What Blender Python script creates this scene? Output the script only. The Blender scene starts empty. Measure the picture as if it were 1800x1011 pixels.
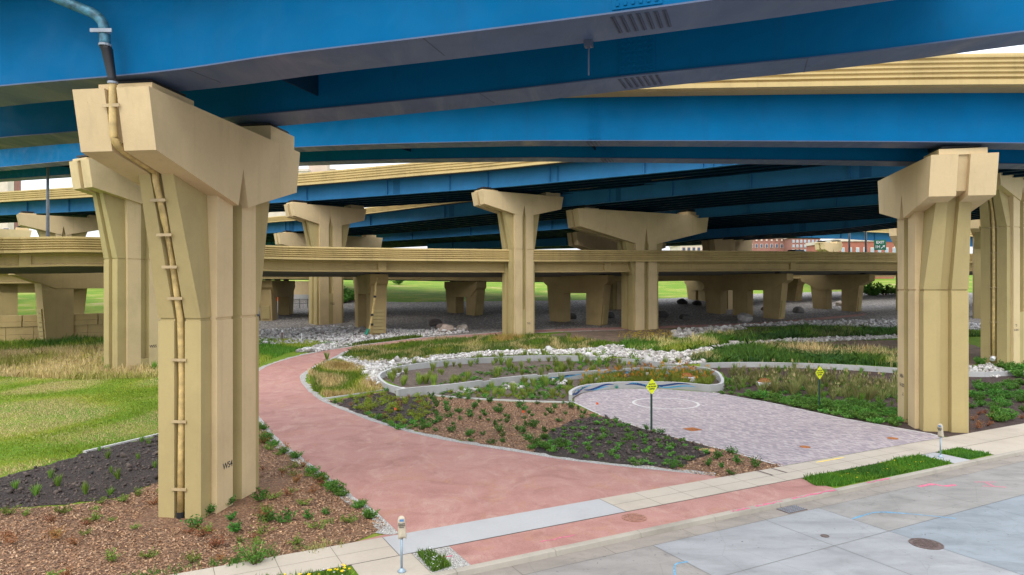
import bpy, bmesh, math, random
import numpy as np
from mathutils import Vector, Matrix
R_ = math.radians
random.seed(7); rng = np.random.default_rng(7)
sc = bpy.context.scene
col = sc.collection
F, CX, CY, CH = 1200.0, 900.0, 505.0, 7.5      # photograph geometry: focal length in pixels, centre, eye height

# ------------------------------------------------------------------ terrain
YB = [45+1.5*i for i in range(11)] + [165, 240]
def _gz(y):
    if y < 45: return 0.0
    if y < 60: return .07*(y-45)**2/30
    if y < 240: return .525+.07*(y-60)
    return .525+.07*180
def gz(y):                                     # piecewise linear on YB so that every sheet follows it exactly
    if y <= YB[0]: return 0.0
    for a, b in zip(YB, YB[1:]):
        if y <= b: return _gz(a)+(_gz(b)-_gz(a))*(y-a)/(b-a)
    return _gz(240)
def G(px, py, h=0.0):                          # ground point seen at a place of the photograph
    lo, hi = 3.0, 600.0
    for _ in range(50):
        m = .5*(lo+hi)
        if (CH-gz(m)-h)*F/m > py-CY: lo = m
        else: hi = m
    return Vector(((px-CX)*lo/F, lo, gz(lo)+h))
def at(px, py, Y): return Vector(((px-CX)*Y/F, Y, CH+(CY-py)*Y/F))
def atz(px, py, z):
    Y = (z-CH)*F/(CY-py); return Vector(((px-CX)*Y/F, Y, z))
UX, UY = .882, .4712                            # street direction and its normal
def st(u, n, z=0.0):
    x = UX*u-UY*n; y = UY*u+UX*n
    return Vector((x, y, gz(y)+z))

# ------------------------------------------------------------------ node helpers
def nmat(name):
    m = bpy.data.materials.new(name); m.use_nodes = True
    nt = m.node_tree; b = nt.nodes['Principled BSDF']
    return m, nt, b
class N:
    def __init__(s, nt): s.nt = nt
    def new(s, t, **k):
        n = s.nt.nodes.new(t)
        for a, v in k.items():
            if a in n.inputs: n.inputs[a].default_value = v
            else: setattr(n, a, v)
        return n
    def ln(s, a, b): s.nt.links.new(a, b)
    def pos(s):
        if not hasattr(s, '_p'): s._p = s.new('ShaderNodeNewGeometry').outputs['Position']
        return s._p
    def mapv(s, scale=(1,1,1), rot=(0,0,0), src=None):
        m = s.new('ShaderNodeMapping'); m.inputs['Scale'].default_value = scale; m.inputs['Rotation'].default_value = rot
        s.ln(src or s.pos(), m.inputs['Vector']); return m.outputs['Vector']
    def noise(s, scale, detail=4, rough=.55, vec=None, dist=0):
        n = s.new('ShaderNodeTexNoise'); n.inputs['Scale'].default_value = scale; n.inputs['Detail'].default_value = detail
        n.inputs['Roughness'].default_value = rough; n.inputs['Distortion'].default_value = dist
        s.ln(vec or s.pos(), n.inputs['Vector']); return n.outputs['Fac']
    def voro(s, scale, vec=None, feat='F1', out='Distance'):
        n = s.new('ShaderNodeTexVoronoi'); n.feature = feat; n.inputs['Scale'].default_value = scale
        s.ln(vec or s.pos(), n.inputs['Vector']); return n.outputs[out]
    def ramp(s, fac, stops, interp='LINEAR'):
        r = s.new('ShaderNodeValToRGB'); cr = r.color_ramp; cr.interpolation = interp
        while len(cr.elements) < len(stops): cr.elements.new(.5)
        for e, (p, c) in zip(cr.elements, stops):
            e.position = p; e.color = (*c, 1) if len(c) == 3 else c
        s.ln(fac, r.inputs['Fac']); return r.outputs['Color']
    def mix(s, fac, a, b, blend='MIX'):
        m = s.new('ShaderNodeMix'); m.data_type = 'RGBA'; m.blend_type = blend
        for sock, v in ((m.inputs[0], fac), (m.inputs[6], a), (m.inputs[7], b)):
            if hasattr(v, 'is_output'): s.ln(v, sock)
            elif isinstance(v, tuple): sock.default_value = (*v, 1)
            else: sock.default_value = v
        return m.outputs[2]
    def bump(s, b, h, strength=.3, dist=.02):
        n = s.new('ShaderNodeBump'); n.inputs['Strength'].default_value = strength; n.inputs['Distance'].default_value = dist
        s.ln(h, n.inputs['Height']); s.ln(n.outputs['Normal'], b.inputs['Normal'])
def g(v): return (v, v, v)

def concrete(name, c, var=.07, rough=.85, streak=.35, speck=True):
    m, nt, b = nmat(name); n = N(nt)
    big = n.noise(.35, 5, .6); fine = n.noise(9, 5, .65)
    d = tuple(x*(1-var*2) for x in c); l = tuple(min(1, x*(1+var)) for x in c)
    base = n.ramp(big, [(.3, d), (.5, c), (.75, l)])
    st_ = n.noise(1.0, 5, .6, n.mapv((3.2, 3.2, .12)))
    base = n.mix(n.ramp(st_, [(.55, g(0)), (.8, g(streak))]), base, tuple(x*.55 for x in c), 'MIX')
    base = n.mix(n.ramp(fine, [(.35, g(.07)), (.6, g(0))]), base, tuple(x*.5 for x in c))
    pl_ = n.noise(.55, 3, .5, n.mapv((1, 1, .45))); base = n.mix(n.ramp(pl_, [(.62, g(0)), (.64, g(.10))]), base, tuple(min(1, x*1.25) for x in c))
    if speck:
        v = n.voro(2.3); base = n.mix(n.ramp(v, [(.02, g(.35)), (.05, g(0))]), base, tuple(x*.35 for x in c))
    n.ln(base, b.inputs['Base Color']); b.inputs['Roughness'].default_value = rough
    n.bump(b, n.noise(25, 4), .25, .02)
    return m
def plain(name, c, rough=.6, metal=0, var=.15, scale=3, bump=0):
    m, nt, b = nmat(name); n = N(nt)
    f = n.noise(scale, 5, .6)
    n.ln(n.ramp(f, [(.3, tuple(x*(1-var) for x in c)), (.7, tuple(min(1, x*(1+var)) for x in c))]), b.inputs['Base Color'])
    b.inputs['Roughness'].default_value = rough; b.inputs['Metallic'].default_value = metal
    if bump: n.bump(b, n.noise(scale*8, 4), bump, .02)
    return m
def steel(name, c, rough=.55, spec=.06):
    m, nt, b = nmat(name); n = N(nt)
    big = n.noise(.25, 5, .6); sm = n.noise(1.1, 6, .6, n.mapv((1, 1, .35)), .6)
    base = n.ramp(big, [(.3, tuple(x*.85 for x in c)), (.7, tuple(x*1.12 for x in c))])
    base = n.mix(n.ramp(sm, [(.56, g(0)), (.78, g(.28))]), base, tuple(x*.45+.015 for x in c))
    dr = n.noise(1.0, 5, .65, n.mapv((1.6, 1.6, .10))); base = n.mix(n.ramp(dr, [(.56, g(0)), (.72, g(.22))]), base, tuple(x*.55+.012 for x in c))
    ch = n.noise(.7, 6, .7, n.mapv((1, 1, .6)), 1.5); base = n.mix(n.ramp(ch, [(.57, g(0)), (.7, g(.16))]), base, tuple(x*1.25+.012 for x in c))
    n.ln(base, b.inputs['Base Color'])
    rr = n.ramp(n.noise(.8, 5, .6, n.mapv((1, .35, 1), (0, 0, .5)), 1.0), [(.3, g(rough*.7)), (.7, g(rough*1.5))])
    n.ln(rr, b.inputs['Roughness']); b.inputs['Specular IOR Level'].default_value = spec
    n.bump(b, n.noise(.9, 3), .08, .05)
    return m

M = {}
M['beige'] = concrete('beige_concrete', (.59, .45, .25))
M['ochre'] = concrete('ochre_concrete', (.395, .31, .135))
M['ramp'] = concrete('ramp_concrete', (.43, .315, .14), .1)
M['bent'] = concrete('shade_darkened_bent_concrete', (.37, .27, .12), .1)  # tan concrete darkened to paint in the shade under the ramps
M['shadecon'] = concrete('shade_dark_concrete', (.15, .135, .12), .1)  # inner ramp girders and decks: under-deck shade put into the colour
M['parapet'] = concrete('parapet_concrete', (.49, .365, .155), .1, streak=.55)
M['graycon'] = concrete('grey_concrete', (.42, .42, .41), .1)
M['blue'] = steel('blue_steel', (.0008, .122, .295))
M['blue_in'] = steel('shaded_blue_steel', (.004, .028, .06), .6, .06)  # shaded copy of the blue steel, for inner girders and cross frames
M['flange'] = steel('reflection_grey_flange', (.07, .108, .195), .42, .42)  # blue paint greyed to carry the ground's reflection, plus random smudges
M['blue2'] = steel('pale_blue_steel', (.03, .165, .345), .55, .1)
M['darkdeck'] = plain('deck_soffit', (.05, .048, .047), .85)  # soffit colour darkened to deepen the shade below the decks
M['rubber'] = plain('black_rubber', (.012, .012, .014), .5)
M['teal'] = plain('weathered_teal_pipe', (.05, .16, .22), .5, .2, .6, 5)
M['pipe'] = plain('tan_fibreglass_pipe', (.50, .36, .14), .45, 0, .3, 4)
M['clamp'] = plain('beige_clamp', (.40, .30, .16), .6)
M['galv'] = plain('galvanised_steel', (.26, .29, .33), .5, .4)
M['asph'] = plain('dark_asphalt', (.05, .05, .052), .9)
M['paint_dark'] = plain('black_stencil_paint', (.03, .03, .035), .8)
M['white'] = plain('white_paint', (.75, .76, .78), .6)
M['glass'] = plain('window_glass', (.05, .08, .14), .15)

# ------------------------------------------------------------------ mesh helpers
def tag(o, label=None, cat=None, group=None, kind=None):
    if label: o['label'] = label
    if cat: o['category'] = cat
    if group: o['group'] = group
    if kind: o['kind'] = kind
    return o
def empty(name, loc, label, cat, group=None, rz=0.0):
    o = bpy.data.objects.new(name, None); col.objects.link(o); o.empty_display_size = .3
    o.location = loc; o.rotation_euler = (0, 0, rz)
    return tag(o, label, cat, group)
def objm(name, me, parent=None, mats=None):
    for m in (mats or []): me.materials.append(m)
    o = bpy.data.objects.new(name, me); col.objects.link(o)
    if parent: o.parent = parent
    return o
class MB:
    def __init__(s): s.v = []; s.f = []; s.mi = []; s.cur = 0
    def add(s, vs, fs):
        k = len(s.v); s.v += [tuple(p) for p in vs]
        for f in fs: s.f.append(tuple(i+k for i in f)); s.mi.append(s.cur)
        return s
    def box(s, x0, x1, y0, y1, z0, z1, mat=None):
        vs = [Vector(p) for p in ((x0,y0,z0),(x1,y0,z0),(x1,y1,z0),(x0,y1,z0),(x0,y0,z1),(x1,y0,z1),(x1,y1,z1),(x0,y1,z1))]
        if mat is not None: vs = [mat @ p for p in vs]
        return s.add(vs, [(0,3,2,1),(4,5,6,7),(0,1,5,4),(1,2,6,5),(2,3,7,6),(3,0,4,7)])
    def prism(s, poly, a0, a1, fn):               # poly of (p,q); fn(p,q,a) -> point
        n = len(poly)
        vs = [fn(p, q, a0) for p, q in poly]+[fn(p, q, a1) for p, q in poly]
        fs = [tuple(range(n))[::-1], tuple(range(n, 2*n))]+[(i, (i+1) % n, n+(i+1) % n, n+i) for i in range(n)]
        return s.add(vs, fs)
    def loft(s, rings, cap=True, mats=None):
        n = len(rings[0]); k = len(s.v)
        for r in rings: s.v += [tuple(p) for p in r]
        for j in range(len(rings)-1):
            for i in range(n):
                a, b = k+j*n+i, k+j*n+(i+1) % n
                s.f.append((a, b, b+n, a+n)); s.mi.append(mats[i] if mats else s.cur)
        if cap:
            s.f.append(tuple(k+i for i in range(n))[::-1]); s.mi.append(s.cur)
            s.f.append(tuple(k+(len(rings)-1)*n+i for i in range(n))); s.mi.append(s.cur)
        return s
    def sweep(s, path, prof, o=0.0, h=0.0):       # closed profile of (offset away, height) along a path
        rings = []
        for i, p in enumerate(path):
            nx, ny = nrm(path, i)
            rings.append([(p[0]+nx*(a+o), p[1]+ny*(a+o), p[2]+b+h) for a, b in (prof(i) if callable(prof) else prof)])
        return s.loft(rings)
    def tube(s, path, r, n=8, cap=True):
        rings = []; up = Vector((0, 0, 1)); path = [Vector(p) for p in path]
        for i, p in enumerate(path):
            t = (path[min(i+1, len(path)-1)]-path[max(i-1, 0)]).normalized()
            a = t.cross(up if abs(t.z) < .95 else Vector((1, 0, 0))).normalized(); b = t.cross(a)
            rr = r[i] if isinstance(r, (list, tuple)) else r
            rings.append([p+(a*math.cos(q)+b*math.sin(q))*rr for q in [2*math.pi*k/n for k in range(n)]])
        return s.loft(rings, cap)
    def build(s, name, mats, parent=None, local=True, smooth=False):
        me = bpy.data.meshes.new(name)
        off = Vector((0, 0, 0)) if (local or parent is None) else Vector(parent.location)
        me.from_pydata([(p[0]-off.x, p[1]-off.y, p[2]-off.z) for p in s.v], [], s.f)
        if not isinstance(mats, (list, tuple)): mats = [mats]
        for m in mats: me.materials.append(m)
        if len(mats) > 1: me.polygons.foreach_set('material_index', s.mi)
        bm = bmesh.new(); bm.from_mesh(me); bmesh.ops.recalc_face_normals(bm, faces=bm.faces); bm.to_mesh(me); bm.free()
        if smooth: me.polygons.foreach_set('use_smooth', [True]*len(me.polygons))
        me.update()
        o = bpy.data.objects.new(name, me); col.objects.link(o)
        if parent: o.parent = parent
        return o
def nrm(path, i):
    a = path[max(i-1, 0)]; b = path[min(i+1, len(path)-1)]
    dx, dy = b[0]-a[0], b[1]-a[1]; l = math.hypot(dx, dy); return -dy/l, dx/l
def smooth(pts, k=6, closed=False):               # Catmull-Rom
    pts = [Vector(p) for p in pts]; n = len(pts); out = []
    rngi = range(n) if closed else range(n-1)
    for i in rngi:
        p1, p2 = pts[i], pts[(i+1) % n]
        p0 = pts[i-1] if (i or closed) else p1*2-p2
        p3 = pts[(i+2) % n] if (closed or i+2 < n) else p2*2-p1
        for j in range(k):
            t = j/k
            out.append(.5*((2*p1)+(p2-p0)*t+(2*p0-5*p1+4*p2-p3)*t*t+(3*p1-p0-3*p2+p3)*t**3))
    if not closed: out.append(pts[-1])
    return out
def station(path, px):                            # where a path crosses a column of the photograph
    q = [CX+F*p[0]/p[1] for p in path]
    for i in range(len(path)-1):
        if (q[i]-px)*(q[i+1]-px) <= 0:
            t = (px-q[i])/(q[i+1]-q[i]+1e-9); nx, ny = nrm(path, i)
            return Vector(path[i]).lerp(Vector(path[i+1]), t), Vector((ny, -nx, 0)), Vector((nx, ny, 0))
    return Vector(path[0]), Vector((1, 0, 0)), Vector((0, 1, 0))
def frame(o, x, y, z): 
    m = Matrix.Identity(4)
    for c, v in enumerate((x, y, z)):
        for r in range(3): m[r][c] = v[r]
    for r in range(3): m[r][3] = o[r]
    return m
def sheet(name, pts, z, mat, label=None, cat=None, kind='structure', parent=None):
    bm = bmesh.new()
    vs = [bm.verts.new((p[0], p[1], 0)) for p in pts]
    bm.faces.new(vs); bmesh.ops.triangulate(bm, faces=bm.faces[:])
    for y in YB:
        bmesh.ops.bisect_plane(bm, geom=bm.verts[:]+bm.edges[:]+bm.faces[:], plane_co=(0, y, 0), plane_no=(0, 1, 0))
    for v in bm.verts: v.co.z = gz(v.co.y)+z
    bmesh.ops.recalc_face_normals(bm, faces=bm.faces[:])
    for f in bm.faces:
        if f.normal.z < 0: f.normal_flip()
    me = bpy.data.meshes.new(name); bm.to_mesh(me); bm.free(); me.materials.append(mat)
    o = bpy.data.objects.new(name, me); col.objects.link(o)
    if parent: o.parent = parent
    if kind: o['kind'] = kind
    return tag(o, label, cat)
def text_mesh(body, size, bold=.0, extrude=.002):
    cu = bpy.data.curves.new('t', 'FONT'); cu.body = body; cu.size = size; cu.align_x = 'CENTER'; cu.align_y = 'CENTER'
    cu.offset = bold; cu.extrude = extrude; cu.space_line = .95
    o = bpy.data.objects.new('t', cu); col.objects.link(o)
    dg = bpy.context.evaluated_depsgraph_get(); me = bpy.data.meshes.new_from_object(o.evaluated_get(dg))
    bpy.data.objects.remove(o); bpy.data.curves.remove(cu); return me
def text(name, body, size, mtx, mat, parent=None, bold=0, extrude=.002):
    me = text_mesh(body, size, bold, extrude); me.transform(mtx); me.materials.clear(); me.materials.append(mat)
    o = bpy.data.objects.new(name, me); col.objects.link(o)
    if parent: o.parent = parent
    return o

# ------------------------------------------------------------------ bridges
def path_at(pts, z, k=6): return smooth([atz(x, y, z) for x, y in pts], k)
def rect(a, b, c, d): return [(a, c), (b, c), (b, d), (a, d)]
def ibeam(d, w=.45, t=.05): return [(-w/2,0),(w/2,0),(w/2,t),(.02,t),(.02,d-t),(w/2,d-t),(w/2,d),(-w/2,d),(-w/2,d-t),(-.02,d-t),(-.02,t),(-w/2,t)]
def parapet_prof(h0, h1, n=5, d=.10, w=.4):        # grooved outer face at offset 0, body behind it
    ps = []; H = h1-h0; lip = .16*H
    ps.append((0, h0)); ps.append((0, h0+lip))
    step = (H-lip-.1)/n
    for i in range(n):
        a = h0+lip+i*step
        ps += [(d*.55, a+.004), (d, a+step*.08), (d*.9, a+step*.38), (0, a+step*.62), (0, a+step)] if i else [(d*1.2, a+.004), (d*1.2, a+step*.1), (d*1.2, a+step*.4), (0, a+step*.6), (0, a+step)]
    ps += [(.02, h1), (w, h1), (w, h0)]
    return ps
def bolts(mb, p, t, nrm_, up, nx, nz, dx, dz, s=.035):
    for i in range(nx):
        for j in range(nz):
            c = p+t*((i-(nx-1)/2)*dx)+up*(j*dz)
            mb.box(-s, s, -s, s, 0, .03, frame(c, t, up, nrm_))

M['splice'] = steel('smudged_splice', (.055, .073, .12), .5, .35)
# A: the steel ramp overhead: two box girders
ZA = 13.55
pa1 = path_at([(-420,205),(-200,177),(0,153),(280,128),(500,97),(745,68),(1000,36),(1194,10),(1420,-22),(1800,-80)], ZA)
pa2 = path_at([(-420,285),(-200,263),(0,243),(134,232),(500,198),(840,165),(1150,130),(1500,95),(1800,57),(2150,15)], ZA+.4)
brA = empty('steel_bridge', pa1[0], 'nearest blue steel ramp bridge with wide box girders crossing the top of the view', 'bridge')
for pth, w, w1 in ((pa1, 1.6, 1.2), (pa2, 1.62, .98)):
    def wf(i):
        q = CX+F*pth[i][0]/pth[i][1]; return w+(w1-w)*min(1, max(0, (q-450)/1350))
    mb = MB(); mb.sweep(pth, lambda i: [(0,.04),(wf(i),.04),(wf(i),3.05),(0,3.05)]); mb.cur = 1; mb.sweep(pth, lambda i: rect(-.07, wf(i)+.07, 0, .039))
    gd = mb.build('girder', [M['blue'], M['flange']], brA, False)
    w = 1.2
    p, t, n_ = station(pth, 1120)
    up = Vector((0,0,1)); sp = MB()
    s2 = MB(); s2.box(-.55, .55, -.025, 0, .1, 2.9, frame(p, t, n_, up))
    bolts(s2, p+n_*-.025+up*.2-t*.0, t, -n_, up, 6, 17, .17, .16)
    s2.build('splice_plate', M['blue'], brA, False)
    for k in range(7): sp.box(-.62+k*.19, -.52+k*.19, .1, w-.1, -.014, -.001, frame(p, t, n_, up))
    for k in range(7):
        bolts(sp, p+t*(-.57+k*.19)+n_*.15-up*.014, n_, -up, n_, 1, 9, .1, .11, .022)
    sp.build('splice_plate', M['splice'], brA, False)
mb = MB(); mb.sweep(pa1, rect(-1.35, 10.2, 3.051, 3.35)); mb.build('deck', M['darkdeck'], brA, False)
mb = MB(); mb.sweep(pa1, parapet_prof(3.0, 4.9), -1.8); mb.build('parapet', M['parapet'], brA, False)
mb = MB(); mb.sweep(pa1, [(-a, b) for a, b in parapet_prof(3.0, 4.9)], 10.65); mb.build('parapet', M['parapet'], brA, False)
p, t, n_ = station(pa1, 1012)
mb = MB(); mb.box(-.1, .1, 1.28, 1.46, -.16, -.002, frame(p, t, n_, Vector((0,0,1)))); mb.box(-.018, .018, 1.36, 1.39, -.85, -.16, frame(p, t, n_, Vector((0,0,1))))
mb.build('hanger_bracket', M['splice'], brA, False)
for pth, px in ((pa1, 745), (pa1, 330), (pa2, 845), (pa2, 1420)):
    p, t, n_ = station(pth, px); mb = MB(); mb.box(-.015, .015, -.068, 1.25, -.006, -.001, frame(p, (t+n_*.12).normalized(), n_, Vector((0,0,1)))); mb.build('weld_seam', M['splice'], brA, False)
# cross frames between the boxes above the pier
for px in (330,):
    p, t, n_ = station(pa1, px)
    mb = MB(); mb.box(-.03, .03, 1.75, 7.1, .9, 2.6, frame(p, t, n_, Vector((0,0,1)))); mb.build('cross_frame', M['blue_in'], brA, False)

# B: second steel ramp with a tan parapet, climbing to the left
def bpt(px, py):
    a = (px-CX)/F; c = CY-py
    Y = 10086/(c+75.2*a); X = a*Y
    return Vector((X, Y, 14.4+(24-X)*.0627))
pb = smooth([bpt(*q) for q in ((-260,318),(0,294),(161,280),(530,258.6),(850,249),(1040,247.5),(1500,249),(1800,252),(2200,259))], 6)
brB = empty('steel_bridge', pb[0], 'second blue steel ramp behind the nearest one, carrying a ribbed tan parapet at upper right', 'bridge')
for o_, w in ((0, 1.4), (5.3, 1.4)):
    mb = MB(); mb.sweep(pb, [(o_,.04),(o_+w,.04),(o_+w,2.42),(o_,2.42)]); mb.cur = 1; mb.sweep(pb, rect(o_-.06, o_+w+.06, 0, .039))
    mb.build('girder', [M['blue'], M['flange']], brB, False)
    sp = MB(); p, t, n_ = station(pb, 1045); up = Vector((0,0,1)); p = p+n_*o_
    s2 = MB(); s2.box(-.35, .35, -.02, 0, .1, 2.35, frame(p, t, n_, up)); bolts(s2, p-n_*.02+up*.2, t, -n_, up, 4, 14, .16, .16); s2.build('splice_plate', M['blue'], brB, False)
    for k in range(5): sp.box(-.5+k*.22, -.4+k*.22, .1, w-.1, -.014, -.001, frame(p, t, n_, up))
    sp.build('splice_plate', M['splice'], brB, False)
for px in (30, 640, 1020, 1700):
    p, t, n_ = station(pb, px)
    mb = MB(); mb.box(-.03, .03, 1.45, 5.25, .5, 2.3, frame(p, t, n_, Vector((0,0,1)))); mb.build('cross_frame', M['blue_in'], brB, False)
mb = MB(); mb.sweep(pb, rect(-1.0, 7.9, 2.421, 2.7)); mb.build('deck', M['ramp'], brB, False)
mb = MB(); mb.sweep(pb, parapet_prof(2.45, 3.9), -1.35); mb.build('parapet', M['parapet'], brB, False)
mb = MB(); mb.sweep(pb, [(-a, b) for a, b in parapet_prof(2.45, 3.7)], 8.25); mb.build('parapet', M['parapet'], brB, False)

M['splice2'] = steel('worn_blue_splice', (.02, .11, .24), .6, .06)
# C..F: wide plate-girder viaducts further back
def viaduct(path, width, ng, label, webd=1.9, par=1.5, blue='blue2', over=.9, stiff=12, name='steel_viaduct', slope=0.0):
    root = empty(name, path[0], label, 'bridge')
    for i in range(ng):
        mb = MB(); o_ = .25+i*(width-.5)/(ng-1)
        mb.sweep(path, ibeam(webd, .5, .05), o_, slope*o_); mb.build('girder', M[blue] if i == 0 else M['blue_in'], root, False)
    if stiff:
        up = Vector((0,0,1)); L = len(path)
        for i in range(1, L-1, 2):
            nx, ny = nrm(path, i); t = Vector((ny, -nx, 0)); n_ = Vector((nx, ny, 0))
            mb = MB(); mb.box(-.03, .03, 0, .2, .055, webd-.055, frame(Vector(path[i]), t, n_, up)); mb.build('stiffener', M[blue], root, False)
    for i in range(3, len(path)-1, 6):
        nx, ny = nrm(path, i); t = Vector((ny, -nx, 0)); n_ = Vector((nx, ny, 0)); mb = MB(); mb.box(-.5, .5, -.03, -.021, .1, webd-.1, frame(Vector(path[i])+t*1.3+n_*.25, t, n_, Vector((0,0,1)))); mb.build('splice_plate', M['splice2'], root, False)
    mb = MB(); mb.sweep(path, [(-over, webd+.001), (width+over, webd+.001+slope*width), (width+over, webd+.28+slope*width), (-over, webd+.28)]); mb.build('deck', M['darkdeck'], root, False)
    mb = MB(); mb.sweep(path, parapet_prof(webd-.05, webd+par, 4), -over-.35); mb.build('parapet', M['parapet'], root, False)
    mb = MB(); mb.sweep(path, [(-a, b+slope*width) for a, b in parapet_prof(webd-.05, webd+par-.3, 4)], width+over+.35); mb.build('parapet', M['parapet'], root, False)
    return root
pc = path_at([(-250,390),(0,378),(167,370),(466,357),(742,338.5),(900,327),(1200,299),(1273,291),(1500,266),(1900,216)], 18.75, 4)
viaduct(pc, 9.2, 6, 'long blue plate girder viaduct with tan parapet crossing behind the two tall central piers')
pd = path_at([(160,442),(300,428),(464,410),(600,401),(845,376),(1020,360),(1245,338),(1580,307),(1900,276)], 17.25, 4)
viaduct(pd, 12.5, 7, 'dark blue viaduct carried on the widest hammerhead pier just behind the central tan piers', 1.75, .9)
pe = path_at([(420,437),(667,424),(873,410),(1005,401),(1245,381),(1550,358),(1900,330)], 16.5, 4)
viaduct(pe, 17, 9, 'blue viaduct seen low between the piers, third in the stack of spans', 1.6, .5)
pf = smooth([at(750,439,140), at(940,433,128), at(1163,427,113), at(1239,419,106), at(1447,404,95), at(1600,386,88), at(1900,350,74)], 4)
viaduct(pf, 9, 5, 'lowest blue viaduct with dark soffit above the tan ramp at right of centre', 1.9, .5)
pg = smooth([at(1200,416,190), at(1350,416,172), at(1450,418,160), at(1568,425,140), at(1720,434,122)], 4)
viaduct(pg, 8, 4, 'far blue bridge with cream parapet curving down at right behind the exit sign', 1.9, 1.6)

# R: tan concrete ramp across the middle
RP = [(-260,50,471),(0,60,470),(178,63.5,467.5),(460,71,476),(650,76,477.5),(880,79.5,478.5),(1060,83,478),(1160,86,477.2),(1380,93,476),(1583,100,476),(1900,111,477)]
pr = smooth([at(x, y, Y) for x, Y, y in RP], 5)
brR = empty('concrete_ramp', pr[0], 'tan concrete ramp bridge with ribbed parapet sweeping across the middle below the blue viaducts', 'bridge')
def cbeam(): return [(-.3,0),(.3,0),(.3,.16),(.09,.3),(.09,.95),(.28,1.1),(.28,1.3),(-.28,1.3),(-.28,1.1),(-.09,.95),(-.09,.3),(-.3,.16)]
for i in range(6):
    mb = MB(); mb.sweep(pr, cbeam(), .3+i*2.1, -.08*i); mb.build('girder', M['ramp'] if i == 0 else M['shadecon'], brR, False)
mb = MB(); mb.sweep(pr, [(-.55,1.3),(11.4,.86),(11.4,1.1),(-.55,1.55)]); mb.build('deck', M['shadecon'], brR, False)
mb = MB(); mb.sweep(pr, parapet_prof(1.25, 2.65, 5, .14), -.9); mb.build('parapet', M['parapet'], brR, False)
mb = MB(); mb.sweep(pr, [(-a, b-.35) for a, b in parapet_prof(1.25, 2.45, 5, .06)], 11.8); mb.build('parapet', M['parapet'], brR, False)
for px in (44, 672, 1068, 1394):
    p, t, n_ = station(pr, px); mb = MB(); mb.box(-.45, .45, -.03, .55, .02, 1.24, frame(p, t, n_, Vector((0,0,1)))); mb.build('end_block', M['ramp'], brR, False)
# R2: parallel ramp behind
pr2 = smooth([at(-200,498,80), at(100,497,84), at(460,490,92), at(700,491,97), at(900,494,101), at(1160,494,108), at(1400,489,118), at(1700,484,132)], 5)
brR2 = empty('concrete_ramp', pr2[0], 'second tan ramp almost hidden behind the first, its lower beam showing just under it', 'bridge')
for i in range(7):
    mb = MB(); mb.sweep(pr2, cbeam(), .3+i*2.1); mb.build('girder', M['ramp'] if i == 0 else M['shadecon'], brR2, False)
mb = MB(); mb.sweep(pr2, rect(-.55, 13.6, 1.301, 1.55)); mb.build('deck', M['shadecon'], brR2, False)
mb = MB(); mb.sweep(pr2, parapet_prof(1.25, 2.4, 5, .06), -.9); mb.build('parapet', M['parapet'], brR2, False)

# ------------------------------------------------------------------ hammerhead piers
def pier(name, c, head, zt, hl, cw, dE, dM, L, we, zj, label, p=.68, proud=.2, L1=None, vn=1.3, ground=None, pads=((-.78, .18), (.78, .45)), stop=0, group=None, bearing=.3, cs=0.0):
    z0 = gz(c[1]) if ground is None else ground
    root = empty(name, (c[0], c[1], z0), label, 'bridge pier', group, -R_(head))
    Z = zt-z0; we = we/2; wp = we+proud; pl = p*L; gg = .16*L; gd = .36; eg = we*.25; ed = .3
    L1 = L1 or L+(hl-L)*.42
    g2 = gg*1.05; sl = .32
    zb = lambda s: Z-dE-(dM-dE)*(hl-sl-s)/(hl-sl-g2)
    zf = zb(L1)+.02
    def ring(z, L, we, gd_, ins=0):
        L -= ins; w = we-ins; P = wp-ins; q = [(L,-w),(L,-eg),(L-ed,-eg*.8),(L-ed,eg*.8),(L,eg),(L,w),(pl,w),(pl,P),(gg,P),(gg*.7,P-gd_),(-gg*.7,P-gd_),(-gg,P),(-pl,P),(-pl,w)]
        q2 = q+[(-a, -b) for a, b in q]
        return [(b, a, z) for a, b in q2]
    zjj = zj-z0
    lev = [(-.6, L, we, 0)]
    if stop: lev += [(stop, L, we, .001), (stop+.02, L, we, gd)]
    else: lev = [(-.6, L, we, gd)]
    rings = [ring(*a) for a in lev]+[ring(zjj-.05, L, we, gd), ring(zjj-.045, L, we, gd, .05), ring(zjj+.045, L, we, gd, .05), ring(zjj+.05, L, we, gd)]
    rings += [ring(zf, L1, we*.76, gd), ring(Z-.25, L1, we*.76, gd)]
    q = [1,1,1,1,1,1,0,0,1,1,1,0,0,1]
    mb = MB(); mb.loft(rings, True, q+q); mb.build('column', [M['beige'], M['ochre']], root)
    mb = MB()
    def prof(d):
        return [(-hl+d+cs,Z-d*.01),(hl-d+cs,Z-d*.01),(hl-sl-d+cs,Z-dE+d),(g2,Z-dM+d),(0,Z-dM+vn),(-g2,Z-dM+d),(-hl+sl+d+cs,Z-dE+d)]
    h = cw/2
    fn = lambda a, b, t: (t, a, b)
    mb.prism(prof(0), -h, -eg, fn); mb.prism(prof(0), eg, h, fn); mb.prism(prof(.28), -eg-.04, eg+.04, fn)
    mb.build('cap', M['beige'], root)
    for s, ph in pads:
        y = s*hl+cs; a = min(1.0, .9*hl*.3)
        mb = MB(); mb.box(-h*.72, h*.72, y-a, y+a, Z+.001, Z+ph); mb.build('pedestal', M['beige'], root)
        mb = MB(); mb.box(-h*.45, h*.45, y-a*.6, y+a*.6, Z+ph+.001, Z+ph+bearing*.55); mb.box(-h*.6, h*.6, y-a*.8, y+a*.8, Z+ph+bearing*.55+.001, Z+ph+bearing); mb.build('bearing', M['rubber'], root)
    root['_d'] = (L, we, wp, pl, gg, Z, z0, L1, zf, hl, dE, sl, zjj, eg)
    return root
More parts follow.
